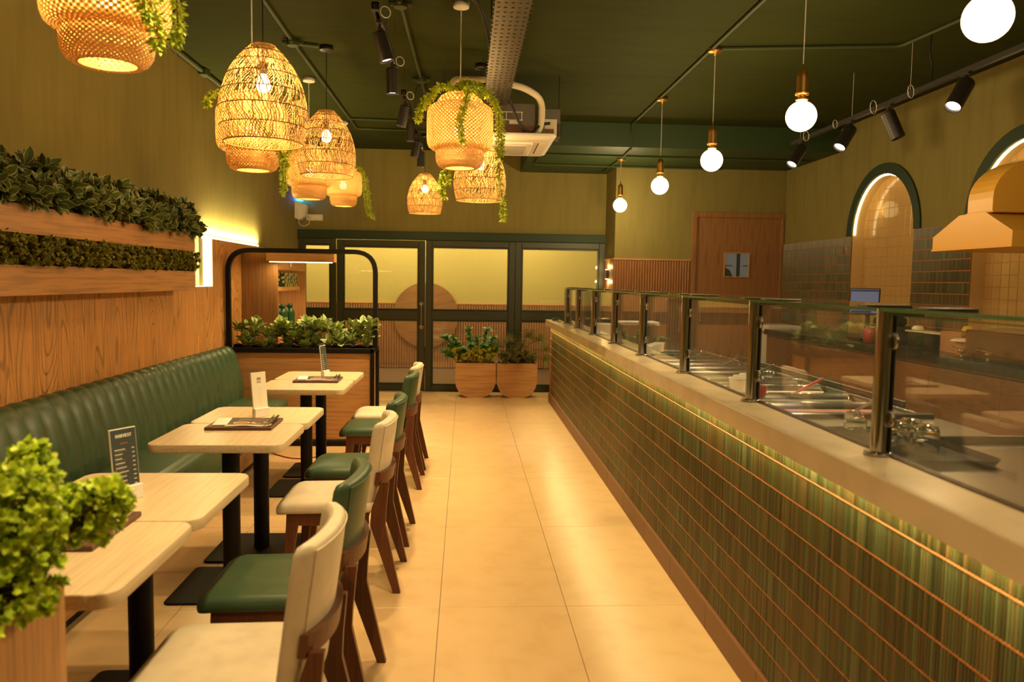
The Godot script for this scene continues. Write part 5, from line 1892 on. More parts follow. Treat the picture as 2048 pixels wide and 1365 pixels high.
# ------------------------------------------------------------------ serving counter and kitchen
func make_counter() -> void:
	var z0 := -0.3
	var z1 := -9.95
	var s: Shape
	var t := thing("serving_counter", "long serving counter faced in green and brown ribbed tiles with a pale stone top", "counter", Vector3(1.5, 0, -5.1))
	var o := -t.position
	put(slab_box(Vector3(1.106, 0.0, z1) + o, Vector3(1.2, 0.99, z0) + o), M.copper_grout, "tile_bed", t)
	s = slab_box(Vector3(1.2, 0.0, z1) + o, Vector3(1.9, 0.93, z0) + o)
	put(s, M.oak_y, "carcass", t)
	var bed := t.get_node("tile_bed")
	for i in 31:
		for j in 9:
			if i >= 31:
				continue
			var zc := -0.45 - 0.3 * (i + 0.5)
			var y := 0.168 + 0.1 * j
			rib_tile(bed, Vector3(1.106, y, zc) + o, -PI / 2)
	# raised copper-coloured grout lines between the courses
	for j in 10:
		s = sh()
		s.span(Vector3(1.0985, 0.1155 + 0.1 * j, z1) + o, Vector3(1.107, 0.1205 + 0.1 * j, z0 - 0.1) + o, 0.0015)
		if j < 9:
			put(s, M.copper_grout, "grout_line", bed)
	# end face
	for j in 9:
		rib_tile(bed, Vector3(1.153, 0.168 + 0.1 * j, z1) + o, PI, 0.3)
	# skirting boards
	for i in 16:
		put(slab_box(Vector3(1.085, 0.0, z0 - 0.6 * (i + 1) + 0.0015) + o, Vector3(1.106, 0.118, z0 - 0.6 * i) + o, 0.002), M.skirting, "skirting", t)
	# stone top with its fascia
	s = sh()
	s.prism(PackedVector2Array([Vector2(1.04, 0.987), Vector2(1.042, 0.985), Vector2(1.058, 0.985), Vector2(1.058, 1.03), Vector2(1.215, 1.03), Vector2(1.215, 1.06), Vector2(1.043, 1.06), Vector2(1.04, 1.057)]), z1 - 0.03, z0, Transform3D(Basis(), o))
	s.span(Vector3(1.058, 0.985, z1 - 0.03) + o, Vector3(1.215, 1.032, z1 - 0.012) + o)
	put(s, M.stone, "stone_top", t)
	s = sh()
	s.span(Vector3(1.196, 1.06, z1) + o, Vector3(1.2, 1.0655, z0) + o)
	s.span(Vector3(1.21, 1.06, z1) + o, Vector3(1.214, 1.0655, z0) + o)
	put(s, M.brushed_steel, "glass_channel", t)
	put(slab_box(Vector3(1.060, 1.016, z1 + 0.02) + o, Vector3(1.078, 1.029, z0) + o), M.led_strip, "strip_light", t)
	area(self, Vector3(1.072, 1.012, -5.1), Vector3(0.35, -1, 0), Vector3.BACK, Vector2(0.016, 9.5), WARM_LED, 5.0)
	# steel worktop behind the glass
	t = thing("steel_worktop", "brushed steel worktop behind the glass guard", "worktop", Vector3(1.56, 0.93, -5.1))
	o = -t.position
	s = sh()
	s.span(Vector3(1.216, 0.975, z0) + o, Vector3(1.92, 1.01, -3.0) + o, 0.004)
	s.span(Vector3(1.216, 0.975, -6.1) + o, Vector3(1.92, 1.01, z1) + o, 0.004)
	s.span(Vector3(1.216, 0.975, -6.1) + o, Vector3(1.30, 1.01, -3.0) + o, 0.004)
	s.span(Vector3(1.87, 0.975, -6.1) + o, Vector3(1.92, 1.01, -3.0) + o, 0.004)
	put(s, M.brushed_steel, "top", t)
	put(slab_box(Vector3(1.21, 0.931, z0) + o, Vector3(1.9, 0.975, z1) + o), M.dark_steel, "well_floor", t)
	s = sh()
	for z in [-3.005, -4.17]:
		s.span(Vector3(1.23, 1.0, z - 0.014) + o, Vector3(1.9, 1.03, z + 0.014) + o, 0.004)
	put(s, M.steel, "cross_bar", t)
	put(slab_box(Vector3(1.62, 1.01, -2.53) + o, Vector3(1.92, 1.035, -2.50) + o, 0.004), M.steel, "cross_bar", t)
	# food pans in the well
	var what := [M.food_red, M.food_green, M.food_cream, M.dark_worktop, M.food_green, M.food_red, M.food_cream, M.dark_worktop, M.food_green, M.food_cream]
	var said := ["nearest the two-bar gap", "second from the two-bar gap", "third from the bar", "fourth from the bar", "just past the second bar", "second past the second bar", "third past the second bar", "fourth past the second bar", "near the end of the well", "at the very end of the well"]
	for i in 10:
		var zc := -3.165 - 0.285 * i - (0.05 if i > 3 else 0.0)
		var p := thing("food_pan", "steel food pan in the counter well, %s" % said[i], "pan", Vector3(1.585, 0.976, zc), "steel food pans in the well")
		s = sh()
		s.slab(0.26, 0.125, 0.03, [Vector2(0.02, 0.002), Vector2(0.012, 0.005), Vector2(0.0, 0.045)], 4, Vector3.ZERO, false)
		s.slab(0.28, 0.135, 0.03, [Vector2(0.0, 0.045), Vector2(0.0, 0.05), Vector2(0.018, 0.05), Vector2(0.03, 0.02), Vector2(0.035, 0.012)], 4, Vector3.ZERO, false)
		put(s, M.steel, "pan", p)
		s = sh()
		s.slab(0.245, 0.105, 0.03, [Vector2(0.0, 0.01), Vector2(0.0, 0.022), Vector2(0.02, 0.028)], 4)
		put(s, what[i], "contents", p)
		if i % 2 == 0:
			s = sh()
			s.box(Vector3(0.12, 0.07, 0.02), Vector3(0.16, 0.012, 0.014), 0.004, Basis(Vector3(0, 0, 1), 0.5))
			put(s, M.steel if i != 2 else M.plastic_red, "spoon", p)
	# row of clear tubs
	var k := 0
	for q in [[1.31, -3.62], [1.36, -3.7], [1.42, -3.78], [1.31, -5.5], [1.36, -5.6], [1.42, -5.68], [1.47, -5.78]]:
		s = sh()
		s.lathe([Vector2(0.001, 0.0), Vector2(0.034, 0.0), Vector2(0.041, 0.062), Vector2(0.045, 0.064), Vector2(0.044, 0.068), Vector2(0.039, 0.066), Vector2(0.033, 0.004), Vector2(0.001, 0.004)], 20)
		one(s, M.clear_tub, "sauce_tub", ["clear plastic tub at the glass, first of the near three", "clear plastic tub in the middle of the near three", "clear plastic tub farthest from the camera of the near three", "clear plastic tub nearest the camera of the far four", "clear plastic tub second from the camera of the far four", "clear plastic tub third from the camera of the far four", "clear plastic tub last of the far four"][k], "tub", Vector3(q[0], 1.027, q[1]), ["tubs by the near pans", "tubs by the far pans"][0 if k < 3 else 1])
		k += 1
	s = sh()
	s.lathe([Vector2(0.001, 0.0), Vector2(0.035, 0.0), Vector2(0.045, 0.05), Vector2(0.042, 0.05), Vector2(0.032, 0.005), Vector2(0.001, 0.005)], 18)
	one(s, M.plastic_red, "plastic_cup", "red plastic cup among the food pans behind the third post", "cup", Vector3(1.34, 1.027, -3.45))
	put(slab_box(Vector3(1.885, 1.01, -5.2), Vector3(1.9, 1.05, -3.2), 0.002), M.brushed_steel, "upstand", t, o)
	# black tray with tumblers
	t = thing("serving_tray", "black rounded serving tray lying on the steel worktop", "tray", Vector3(1.44, 1.0102, -2.42))
	s = sh()
	s.slab(0.155, 0.27, 0.04, [Vector2(0.014, 0.0), Vector2(0.0, 0.022), Vector2(0.003, 0.024), Vector2(0.018, 0.005)], 6)
	put(s, M.tray_black, "tray", t)
	for q in [[1.375, -2.62, "upturned glass tumbler apart from the others, beyond the nearest steel post"], [1.40, -2.40, "upturned glass tumbler directly behind the nearest steel post"], [1.485, -2.47, "upturned glass tumbler at the back of the group on the tray"], [1.475, -2.36, "upturned glass tumbler at the near edge of the group on the tray"]]:
		s = sh()
		s.lathe([Vector2(0.036, 0.0), Vector2(0.0385, 0.0005), Vector2(0.039, 0.04), Vector2(0.037, 0.068), Vector2(0.031, 0.082), Vector2(0.02, 0.087), Vector2(0.001, 0.088)], 28)
		# inside
		s.lathe([Vector2(0.001, 0.078), Vector2(0.018, 0.077), Vector2(0.028, 0.072), Vector2(0.034, 0.06), Vector2(0.036, 0.04), Vector2(0.036, 0.0)], 28)
		one(s, M.tumbler_glass, "tumbler", q[2], "glass", Vector3(q[0], 1.0155, q[1]), "upturned tumblers on the black tray")
	# steel boxes further along
	one(slab_box(Vector3(-0.15, 0, -0.14), Vector3(0.15, 0.19, 0.14), 0.006), M.brushed_steel, "steel_bin", "square brushed steel container at the far part of the counter", "container", Vector3(1.43, 1.0102, -6.42))
	one(slab_box(Vector3(-0.2, 0, -0.12), Vector3(0.2, 0.035, 0.12), 0.004), M.white_plastic, "cutting_board", "white board lying on a box behind the steel container", "board", Vector3(1.55, 1.16, -7.0))
	one(slab_box(Vector3(-0.18, 0, -0.11), Vector3(0.18, 0.15, 0.11), 0.006), M.tray_black, "black_crate", "dark box under the white board on the counter", "box", Vector3(1.55, 1.0102, -7.0))
	one(slab_box(Vector3(-0.1, 0, -0.12), Vector3(0.1, 0.11, 0.12), 0.006), M.paper, "paper_box", "small paper box far along the counter near its end", "box", Vector3(1.42, 1.0102, -8.0))
	one(slab_box(Vector3(-0.14, 0, -0.16), Vector3(0.14, 0.13, 0.16), 0.006), M.brushed_steel, "steel_tray", "low steel container close to the far end of the counter", "container", Vector3(1.5, 1.0102, -8.7))
	s = sh()
	s.slab(0.045, 0.03, 0.02, [Vector2(0.004, 0), Vector2(0, 0.006), Vector2(0.004, 0.02), Vector2(0.02, 0.03)], 5)
	one(s, M.black_plastic, "computer_mouse", "small black device at the far end of the stone top", "device", Vector3(1.14, 1.0602, -9.75))
	s = sh()
	s.tube(curve([Vector3(1.12, 1.064, -9.72), Vector3(1.10, 1.064, -9.55), Vector3(1.16, 1.064, -9.45), Vector3(1.12, 1.064, -9.35), Vector3(1.17, 1.064, -9.3)], 6), 0.004, 5)
	one(s, M.cable, "loose_cable", "black cable lying on the far end of the stone top", "cable")
	make_guard()

func make_guard() -> void:
	var zs := [-2.11, -3.1, -4.09, -5.09, -6.08, -7.08, -8.1, -9.0]
	var said := ["closest to the camera", "second from the camera", "third from the camera", "fourth from the camera", "fifth from the camera", "sixth from the camera", "next to last from the camera", "last from the camera"]
	for i in 8:
		var t := thing("guard_post", "steel post of the glass guard, %s" % said[i], "post", Vector3(1.178, 1.06, zs[i]), "guard posts")
		var s := sh()
		s.lathe([Vector2(0.001, 0.0), Vector2(0.038, 0.0), Vector2(0.038, 0.008), Vector2(0.034, 0.011), Vector2(0.0, 0.011)], 28)
		put(s, M.steel, "flange", t)
		s = sh()
		s.lathe([Vector2(0.022, 0.01), Vector2(0.022, 0.416), Vector2(0.0, 0.418)], 24)
		put(s, M.steel, "tube", t)
		for y in [0.105, 0.325]:
			s = sh()
			s.box(Vector3(0.02, y, 0.0), Vector3(0.026, 0.05, 0.03), 0.003)
			put(s, M.steel, "clamp_body", t)
			for e in [-0.02, 0.02]:
				s = sh()
				s.lathe([Vector2(0.001, -0.006), Vector2(0.022, -0.006), Vector2(0.025, 0.0), Vector2(0.022, 0.006), Vector2(0.001, 0.006)], 20)
				var o := put(s, M.steel, "clamp_disc", t)
				o.transform = Transform3D(Basis(Vector3(0, 0, 1), PI / 2 + 0.0) * Basis(Vector3(0, 1, 0), 0.0), Vector3(0.018, y, e))
				o.transform.basis = Basis(Vector3(0, 0, 1), Vector3(1, 0, 0), Vector3(0, 1, 0))
		put(slab_box(Vector3(0.0215, 0.012, -0.011), Vector3(0.03, 0.41, 0.011)), M.black_plastic, "gasket", t)
		put(slab_box(Vector3(0.0302, 0.012, -0.009), Vector3(0.033, 0.41, 0.009)), M.steel, "edge_strip", t)
		s = sh()
		s.box(Vector3(0.06, 0.402, 0.0), Vector3(0.1, 0.012, 0.025), 0.002)
		put(s, M.steel, "shelf_bracket", t)
	for i in range(-1, 7):
		var za: float = zs[i] if i >= 0 else -0.5
		var zb: float = zs[i + 1]
		var where: String = "on the camera side of the closest post" if i < 0 else "beyond the post %s" % said[i]
		var t := thing("glass_screen", "upright glass screen of the guard, %s" % where, "glass screen", Vector3(1.205, 1.0605, (za + zb) * 0.5), "upright guard panes")
		var h := absf(za - zb) * 0.5 - 0.022
		put(slab_box(Vector3(-0.004, 0.0, -h), Vector3(0.004, 0.395, h)), M.guard_glass, "glass", t)
		var s := sh()
		s.span(Vector3(-0.004, 0.395, -h), Vector3(0.004, 0.398, h))
		put(s, M.glass_edge, "polished_edge", t)
		t = thing("glass_shelf", "flat glass top of the guard, %s" % where, "glass shelf", Vector3(1.36, 1.469, (za + zb) * 0.5), "glass guard shelves")
		put(slab_box(Vector3(-0.2, 0.0, -h - 0.016), Vector3(0.2, 0.01, h + 0.016)), M.guard_glass, "glass", t)
		s = sh()
		s.span(Vector3(-0.2025, 0.0, -h - 0.018), Vector3(-0.2, 0.01, h + 0.018))
		s.span(Vector3(0.2, 0.0, -h - 0.018), Vector3(0.2025, 0.01, h + 0.018))
		s.span(Vector3(-0.2, 0.0, h + 0.016), Vector3(0.2, 0.01, h + 0.018))
		s.span(Vector3(-0.2, 0.0, -h - 0.018), Vector3(0.2, 0.01, -h - 0.016))
		put(s, M.glass_edge, "polished_edge", t)
		for e in [-0.5, 0.5]:
			put(slab_box(Vector3(-0.19, 0.01, e * h * 1.6 - 0.03), Vector3(-0.05, 0.016, e * h * 1.6 + 0.03), 0.002), M.brushed_steel, "shelf_plate", t)

func make_kitchen() -> void:
	var s: Shape
	var X0 := 3.45
	var zn := -3.2
	var zf := -8.65
	var t := thing("back_counter", "wood-fronted back counter with a dark polished top along the kitchen wall", "counter", Vector3(3.8, 0, -5.9))
	var o := -t.position
	put(slab_box(Vector3(X0 + 0.03, 0.1, zf) + o, Vector3(XR - 0.005, 0.985, zn) + o), M.oak_z, "carcass", t)
	for i in 7:
		var a := zn - 0.78 * i
		var b := maxf(a - 0.777, zf)
		put(slab_box(Vector3(X0, 0.1, b) + o, Vector3(X0 + 0.03, 0.56, a) + o, 0.002), M.door_wood_z, "front_panel", t)
		put(slab_box(Vector3(X0, 0.563, b) + o, Vector3(X0 + 0.03, 0.96, a) + o, 0.002), M.door_wood_z, "front_panel", t)
	put(slab_box(Vector3(X0 + 0.06, 0, zf + 0.02) + o, Vector3(XR - 0.01, 0.1, zn) + o), M.black_plastic, "plinth", t)
	put(slab_box(Vector3(X0 - 0.03, 0.985, zf - 0.02) + o, Vector3(XR - 0.005, 1.045, zn) + o, 0.004), M.dark_worktop, "top", t)
	var Y := 1.0452
	# white stand at the end of the counter
	t = thing("white_stand", "tall white stand with a pale tray on top at the end of the back counter", "stand", Vector3(3.62, 0, -8.95))
	put(slab_box(Vector3(-0.1, 0, -0.1), Vector3(0.1, 1.0, 0.1), 0.006), M.white_plastic, "column", t)
	put(slab_box(Vector3(-0.14, 1.0, -0.24), Vector3(0.26, 1.08, 0.24), 0.012), M.white_plastic, "tray", t)
	put(slab_box(Vector3(-0.09, 0.93, 0.1), Vector3(0.12, 0.975, 0.14), 0.004), M.black_plastic, "slot", t)
	# till screen
	t = thing("till_screen", "tilted touchscreen monitor with a pale blue page, standing by the arch", "monitor", Vector3(3.72, Y, -7.05))
	put(slab_box(Vector3(-0.09, 0, -0.1), Vector3(0.09, 0.02, 0.1), 0.004), M.black_plastic, "foot", t)
	s = sh()
	s.tube(curve([Vector3(0.0, 0.02, 0.0), Vector3(0.05, 0.16, 0.0), Vector3(0.03, 0.32, -0.01)], 5), 0.022, 8)
	put(s, M.black_plastic, "neck", t)
	var b := Basis(Vector3.UP, -0.62) * Basis(Vector3.RIGHT, -0.2)
	var c := Vector3(0.0, 0.36, 0.02)
	s = sh()
	s.box(c, Vector3(0.26, 0.25, 0.022), 0.005, b)
	put(s, M.black_plastic, "housing", t)
	s = sh()
	s.box(c + b * Vector3(0, 0.0, 0.0115), Vector3(0.235, 0.225, 0.002), 0.0, b)
	put(s, M.screen, "screen", t)
	s = sh()
	s.box(c + b * Vector3(0, 0.1, 0.0128), Vector3(0.235, 0.018, 0.001), 0.0, b)
	s.box(c + b * Vector3(-0.02, -0.1, 0.0128), Vector3(0.17, 0.02, 0.001), 0.0, b)
	put(s, M.screen_bar, "screen_banner", t.get_node("screen"))
	# bowls, boxes and gear on the dark top
	s = sh()
	s.lathe([Vector2(0.001, 0.0), Vector2(0.1, 0.0), Vector2(0.135, 0.06), Vector2(0.145, 0.12), Vector2(0.137, 0.12), Vector2(0.125, 0.06), Vector2(0.09, 0.012), Vector2(0.001, 0.012)], 32)
	one(s, M.dark_glaze, "mixing_bowl", "speckled dark bowl beside the nearest post, seen through the glass", "bowl", Vector3(3.86, Y, -6.25))
	t = thing("steel_bain_marie", "square dark-patterned container with a steel rim on the back counter", "container", Vector3(3.82, Y, -6.68))
	put(slab_box(Vector3(-0.17, 0, -0.17), Vector3(0.17, 0.13, 0.17), 0.01), M.dark_glaze, "body", t)
	put(slab_box(Vector3(-0.18, 0.13, -0.18), Vector3(0.18, 0.155, 0.18), 0.004), M.brushed_steel, "rim", t)
	t = thing("food_board", "long pale board with a white lump of dough laid over the bowl", "board", Vector3(3.84, Y + 0.1205, -6.15))
	put(slab_box(Vector3(-0.07, 0, -0.28), Vector3(0.07, 0.014, 0.28), 0.004), M.tape, "board", t)
	s = sh()
	s.lathe([Vector2(0.001, 0.014), Vector2(0.045, 0.014), Vector2(0.05, 0.03), Vector2(0.035, 0.05), Vector2(0.001, 0.056)], 18)
	put(s, M.paper, "dough", t, Vector3(0, 0, -0.2))
	var ord := ["bottom", "second", "third", "fourth", "fifth", "sixth", "seventh", "eighth", "ninth", "tenth", "topmost"]
	for k in 11:
		one(slab_box(Vector3(-0.13, 0, -0.13), Vector3(0.13, 0.014, 0.13), 0.003), M.cardboard, "pizza_box", "flat brown cardboard box, %s of the stack counted upward" % ord[k], "box", Vector3(3.85, Y + 0.0145 * k, -5.72), "stacked cardboard boxes")
	s = sh()
	s.lathe([Vector2(0.001, 0), Vector2(0.05, 0), Vector2(0.055, 0.1), Vector2(0.001, 0.1)], 20)
	one(s, M.cardboard, "paper_tub", "brown paper tub under the white lid in front of the boxes", "tub", Vector3(3.68, Y, -5.5))
	s = sh()
	s.lathe([Vector2(0.001, 0), Vector2(0.085, 0.0), Vector2(0.09, 0.008), Vector2(0.07, 0.02), Vector2(0.001, 0.026)], 24)
	one(s, M.paper, "saucer", "round white saucer resting on the brown paper tub", "saucer", Vector3(3.68, Y + 0.1005, -5.5))
	t = thing("steel_cabinet", "wide brushed steel box on small feet at the near end of the visible back counter", "container", Vector3(3.8, Y, -5.08))
	put(slab_box(Vector3(-0.19, 0.03, -0.3), Vector3(0.19, 0.2, 0.3), 0.006), M.brushed_steel, "body", t)
	for q in [[-0.15, -0.26], [0.15, -0.26], [-0.15, 0.26], [0.15, 0.26]]:
		s = sh()
		s.lathe([Vector2(0.001, 0), Vector2(0.018, 0), Vector2(0.015, 0.03), Vector2(0.001, 0.03)], 12)
		put(s, M.black_plastic, "foot", t, Vector3(q[0], 0, q[1]))
	var n := 0
	for q in [[3.54, -5.3, "chrome knob tap nearer the stack of cardboard boxes"], [3.54, -5.02, "chrome knob tap nearer the camera, below the steel box"]]:
		t = thing("chrome_tap", q[2], "tap", Vector3(q[0], Y, q[1]))
		s = sh()
		s.lathe([Vector2(0.001, 0), Vector2(0.02, 0), Vector2(0.012, 0.01), Vector2(0.01, 0.03), Vector2(0.024, 0.04), Vector2(0.026, 0.055), Vector2(0.014, 0.068), Vector2(0.001, 0.07)], 18)
		put(s, M.steel, "body", t)
		s = sh()
		s.tube(PackedVector3Array([Vector3(0, 0.062, 0), Vector3(-0.02, 0.075, -0.06), Vector3(-0.02, 0.072, -0.1)]), 0.005, 6)
		put(s, M.steel, "lever", t)
		n += 1
	one(slab_box(Vector3(-0.1, 0, -0.14), Vector3(0.1, 0.01, 0.14), 0.003), M.tray_black, "black_slate", "thin dark slate lying at the front edge of the back counter", "slate", Vector3(3.6, Y, -6.05))
	s = sh()
	s.lathe([Vector2(0.001, 0), Vector2(0.04, 0), Vector2(0.045, 0.02), Vector2(0.03, 0.045), Vector2(0.001, 0.05)], 18)
	one(s, M.leaf_yellow_plain, "lemon_pouch", "yellow round pouch on top of the cardboard boxes", "pouch", Vector3(3.83, Y + 0.161, -5.68))
	one(slab_box(Vector3(-0.14, 0, -0.16), Vector3(0.14, 0.2, 0.16), 0.02), M.green_plain, "green_bag", "light green bag standing behind the wide steel box", "bag", Vector3(4.03, Y, -5.45))
	s = sh()
	s.slab(0.12, 0.1, 0.04, [Vector2(0.02, 0), Vector2(0, 0.02), Vector2(0.004, 0.06), Vector2(0.04, 0.09)], 5)
	one(s, M.tray_black, "dark_pouch", "dark crumpled pouch on the container beside the nearest post", "pouch", Vector3(3.8, Y + 0.1555, -6.72))
	s = sh()
	s.lathe([Vector2(0.001, 0), Vector2(0.05, 0.0), Vector2(0.06, 0.05), Vector2(0.05, 0.12), Vector2(0.03, 0.14), Vector2(0.001, 0.145)], 20)
	one(s, M.plastic_red, "red_jar", "red jar under the touchscreen monitor", "jar", Vector3(3.62, Y, -6.72))
	# yellow hood in front of the wide arch
	t = thing("extraction_hood", "yellow metal extraction hood with a rounded duct in front of the wide arch", "hood", Vector3(3.8, 1.805, -5.08))
	o = -t.position
	var xf := Transform3D(Basis(Vector3(0, 0, -1), Vector3(0, 1, 0), Vector3(1, 0, 0)), o)
	s = sh()
	s.prism(PackedVector2Array([Vector2(4.665, 1.805), Vector2(5.49, 1.805), Vector2(5.49, 1.905), Vector2(5.2, 2.04), Vector2(4.93, 2.04), Vector2(4.665, 1.905)]), 3.395, XR - 0.02, xf)
	put(s, M.hood_yellow, "canopy", t)
	s = sh()
	s.span(Vector3(3.389, 1.803, -5.496) + o, Vector3(XR - 0.02, 1.817, -4.659) + o, 0.002)
	put(s, M.hood_yellow, "rim", t)
	var pr := PackedVector2Array([Vector2(3.402, 2.035), Vector2(3.402, 2.13)])
	for k in 11:
		var a := PI - PI * 0.5 * k / 10.0
		pr.push_back(Vector2(3.402 + 0.36 + cos(a) * 0.36, 2.13 + sin(a) * 0.27))
	pr.append_array([Vector2(XR - 0.02, 2.40), Vector2(XR - 0.02, 2.035)])
	s = sh()
	s.prism(pr, -5.125, -4.875, Transform3D(Basis(), o))
	put(s, M.hood_yellow, "duct", t)
	s = sh()
	s.span(Vector3(3.396, 2.036, -5.14) + o, Vector3(3.9, 2.046, -4.86) + o, 0.003)
	put(s, M.hood_yellow, "collar", t)
	# fly trap and power strip on the back wall
	t = thing("fly_trap", "white wedge-shaped wall fly trap glowing blue at its open top", "fly trap", Vector3(-2.262, 2.325, ZG + 0.06))
	s = sh()
	var wedge := PackedVector2Array([Vector2(-0.10, 0.25), Vector2(-0.055, 0.03), Vector2(0.05, 0.0), Vector2(0.09, 0.06), Vector2(0.075, 0.23), Vector2(0.03, 0.24)])
	s.prism(PackedVector2Array([Vector2(-0.055, 0.03), Vector2(0.03, 0.0), Vector2(0.015, 0.235), Vector2(-0.095, 0.25)]), 0.04, 0.14)
	s.prism(PackedVector2Array([Vector2(0.03, 0.0), Vector2(0.11, 0.05), Vector2(0.13, 0.2), Vector2(0.015, 0.235)]), -0.04, 0.10)
	put(s, M.white_plastic, "casing", t)
	s = sh()
	s.tube(PackedVector3Array([Vector3(-0.06, 0.265, 0.02), Vector3(0.07, 0.262, 0.02)]), 0.012, 8)
	put(s, M.blue_tube, "blue_tube", t)
	omni(t, Vector3(0.0, 0.30, 0.03), Color(0.05, 0.55, 1.0), 0.12, 0.03)
	t = thing("power_strip", "white wall power socket plate with a plug in it, above the glazing", "socket", Vector3(-2.055, 2.37, ZG))
	put(slab_box(Vector3(-0.11, -0.042, 0), Vector3(0.11, 0.042, 0.02), 0.005), M.white_plastic, "plate", t)
	s = sh()
	for x in [-0.005, 0.03, 0.065]:
		s.box(Vector3(x, 0.0, 0.021), Vector3(0.028, 0.04, 0.006), 0.002)
	put(s, M.paper, "switch", t)
	s = sh()
	s.lathe([Vector2(0.001, 0.0), Vector2(0.026, 0.0), Vector2(0.02, 0.04), Vector2(0.001, 0.042)], 14)
	var pg := put(s, M.white_plastic, "plug", t, Vector3(-0.06, 0, 0.02))
	pg.rotation.x = PI / 2
	s = sh()
	s.tube(curve([Vector3(-2.115, 2.365, ZG + 0.05), Vector3(-2.125, 2.28, ZG + 0.05), Vector3(-2.2, 2.25, ZG + 0.05), Vector3(-2.25, 2.28, ZG + 0.05), Vector3(-2.26, 2.34, ZG + 0.05)], 6), 0.005, 6)
	one(s, M.white_cord, "mains_cable", "white cord looping from the socket plate up to the fly trap", "cord")
	# wall sconce on the pier
	t = thing("wall_sconce", "small glowing wall sconce on the side of the fluted pier", "light", Vector3(1.922, 1.66, -10.42))
	put(slab_box(Vector3(-0.03, -0.06, -0.04), Vector3(0.0, 0.06, 0.04), 0.004), M.spot_black, "body", t)
	s = sh()
	s.span(Vector3(-0.028, 0.06, -0.035), Vector3(-0.004, 0.066, 0.035))
	s.span(Vector3(-0.028, -0.066, -0.035), Vector3(-0.004, -0.06, 0.035))
	put(s, M.bulb_warm, "lens", t)
	omni(t, Vector3(-0.03, 0.1, 0), WARM, 0.05, 0.02)
	omni(t, Vector3(-0.03, -0.1, 0), WARM, 0.05, 0.02)
	one(slab_box(Vector3(-0.004, 0, -0.03), Vector3(0.0, 0.08, 0.03), 0.002), M.steel, "switch_plate", "small steel switch plate on the dark tiles beside the narrow arch", "switch plate", Vector3(XR - 0.0125, 1.9, -8.4))

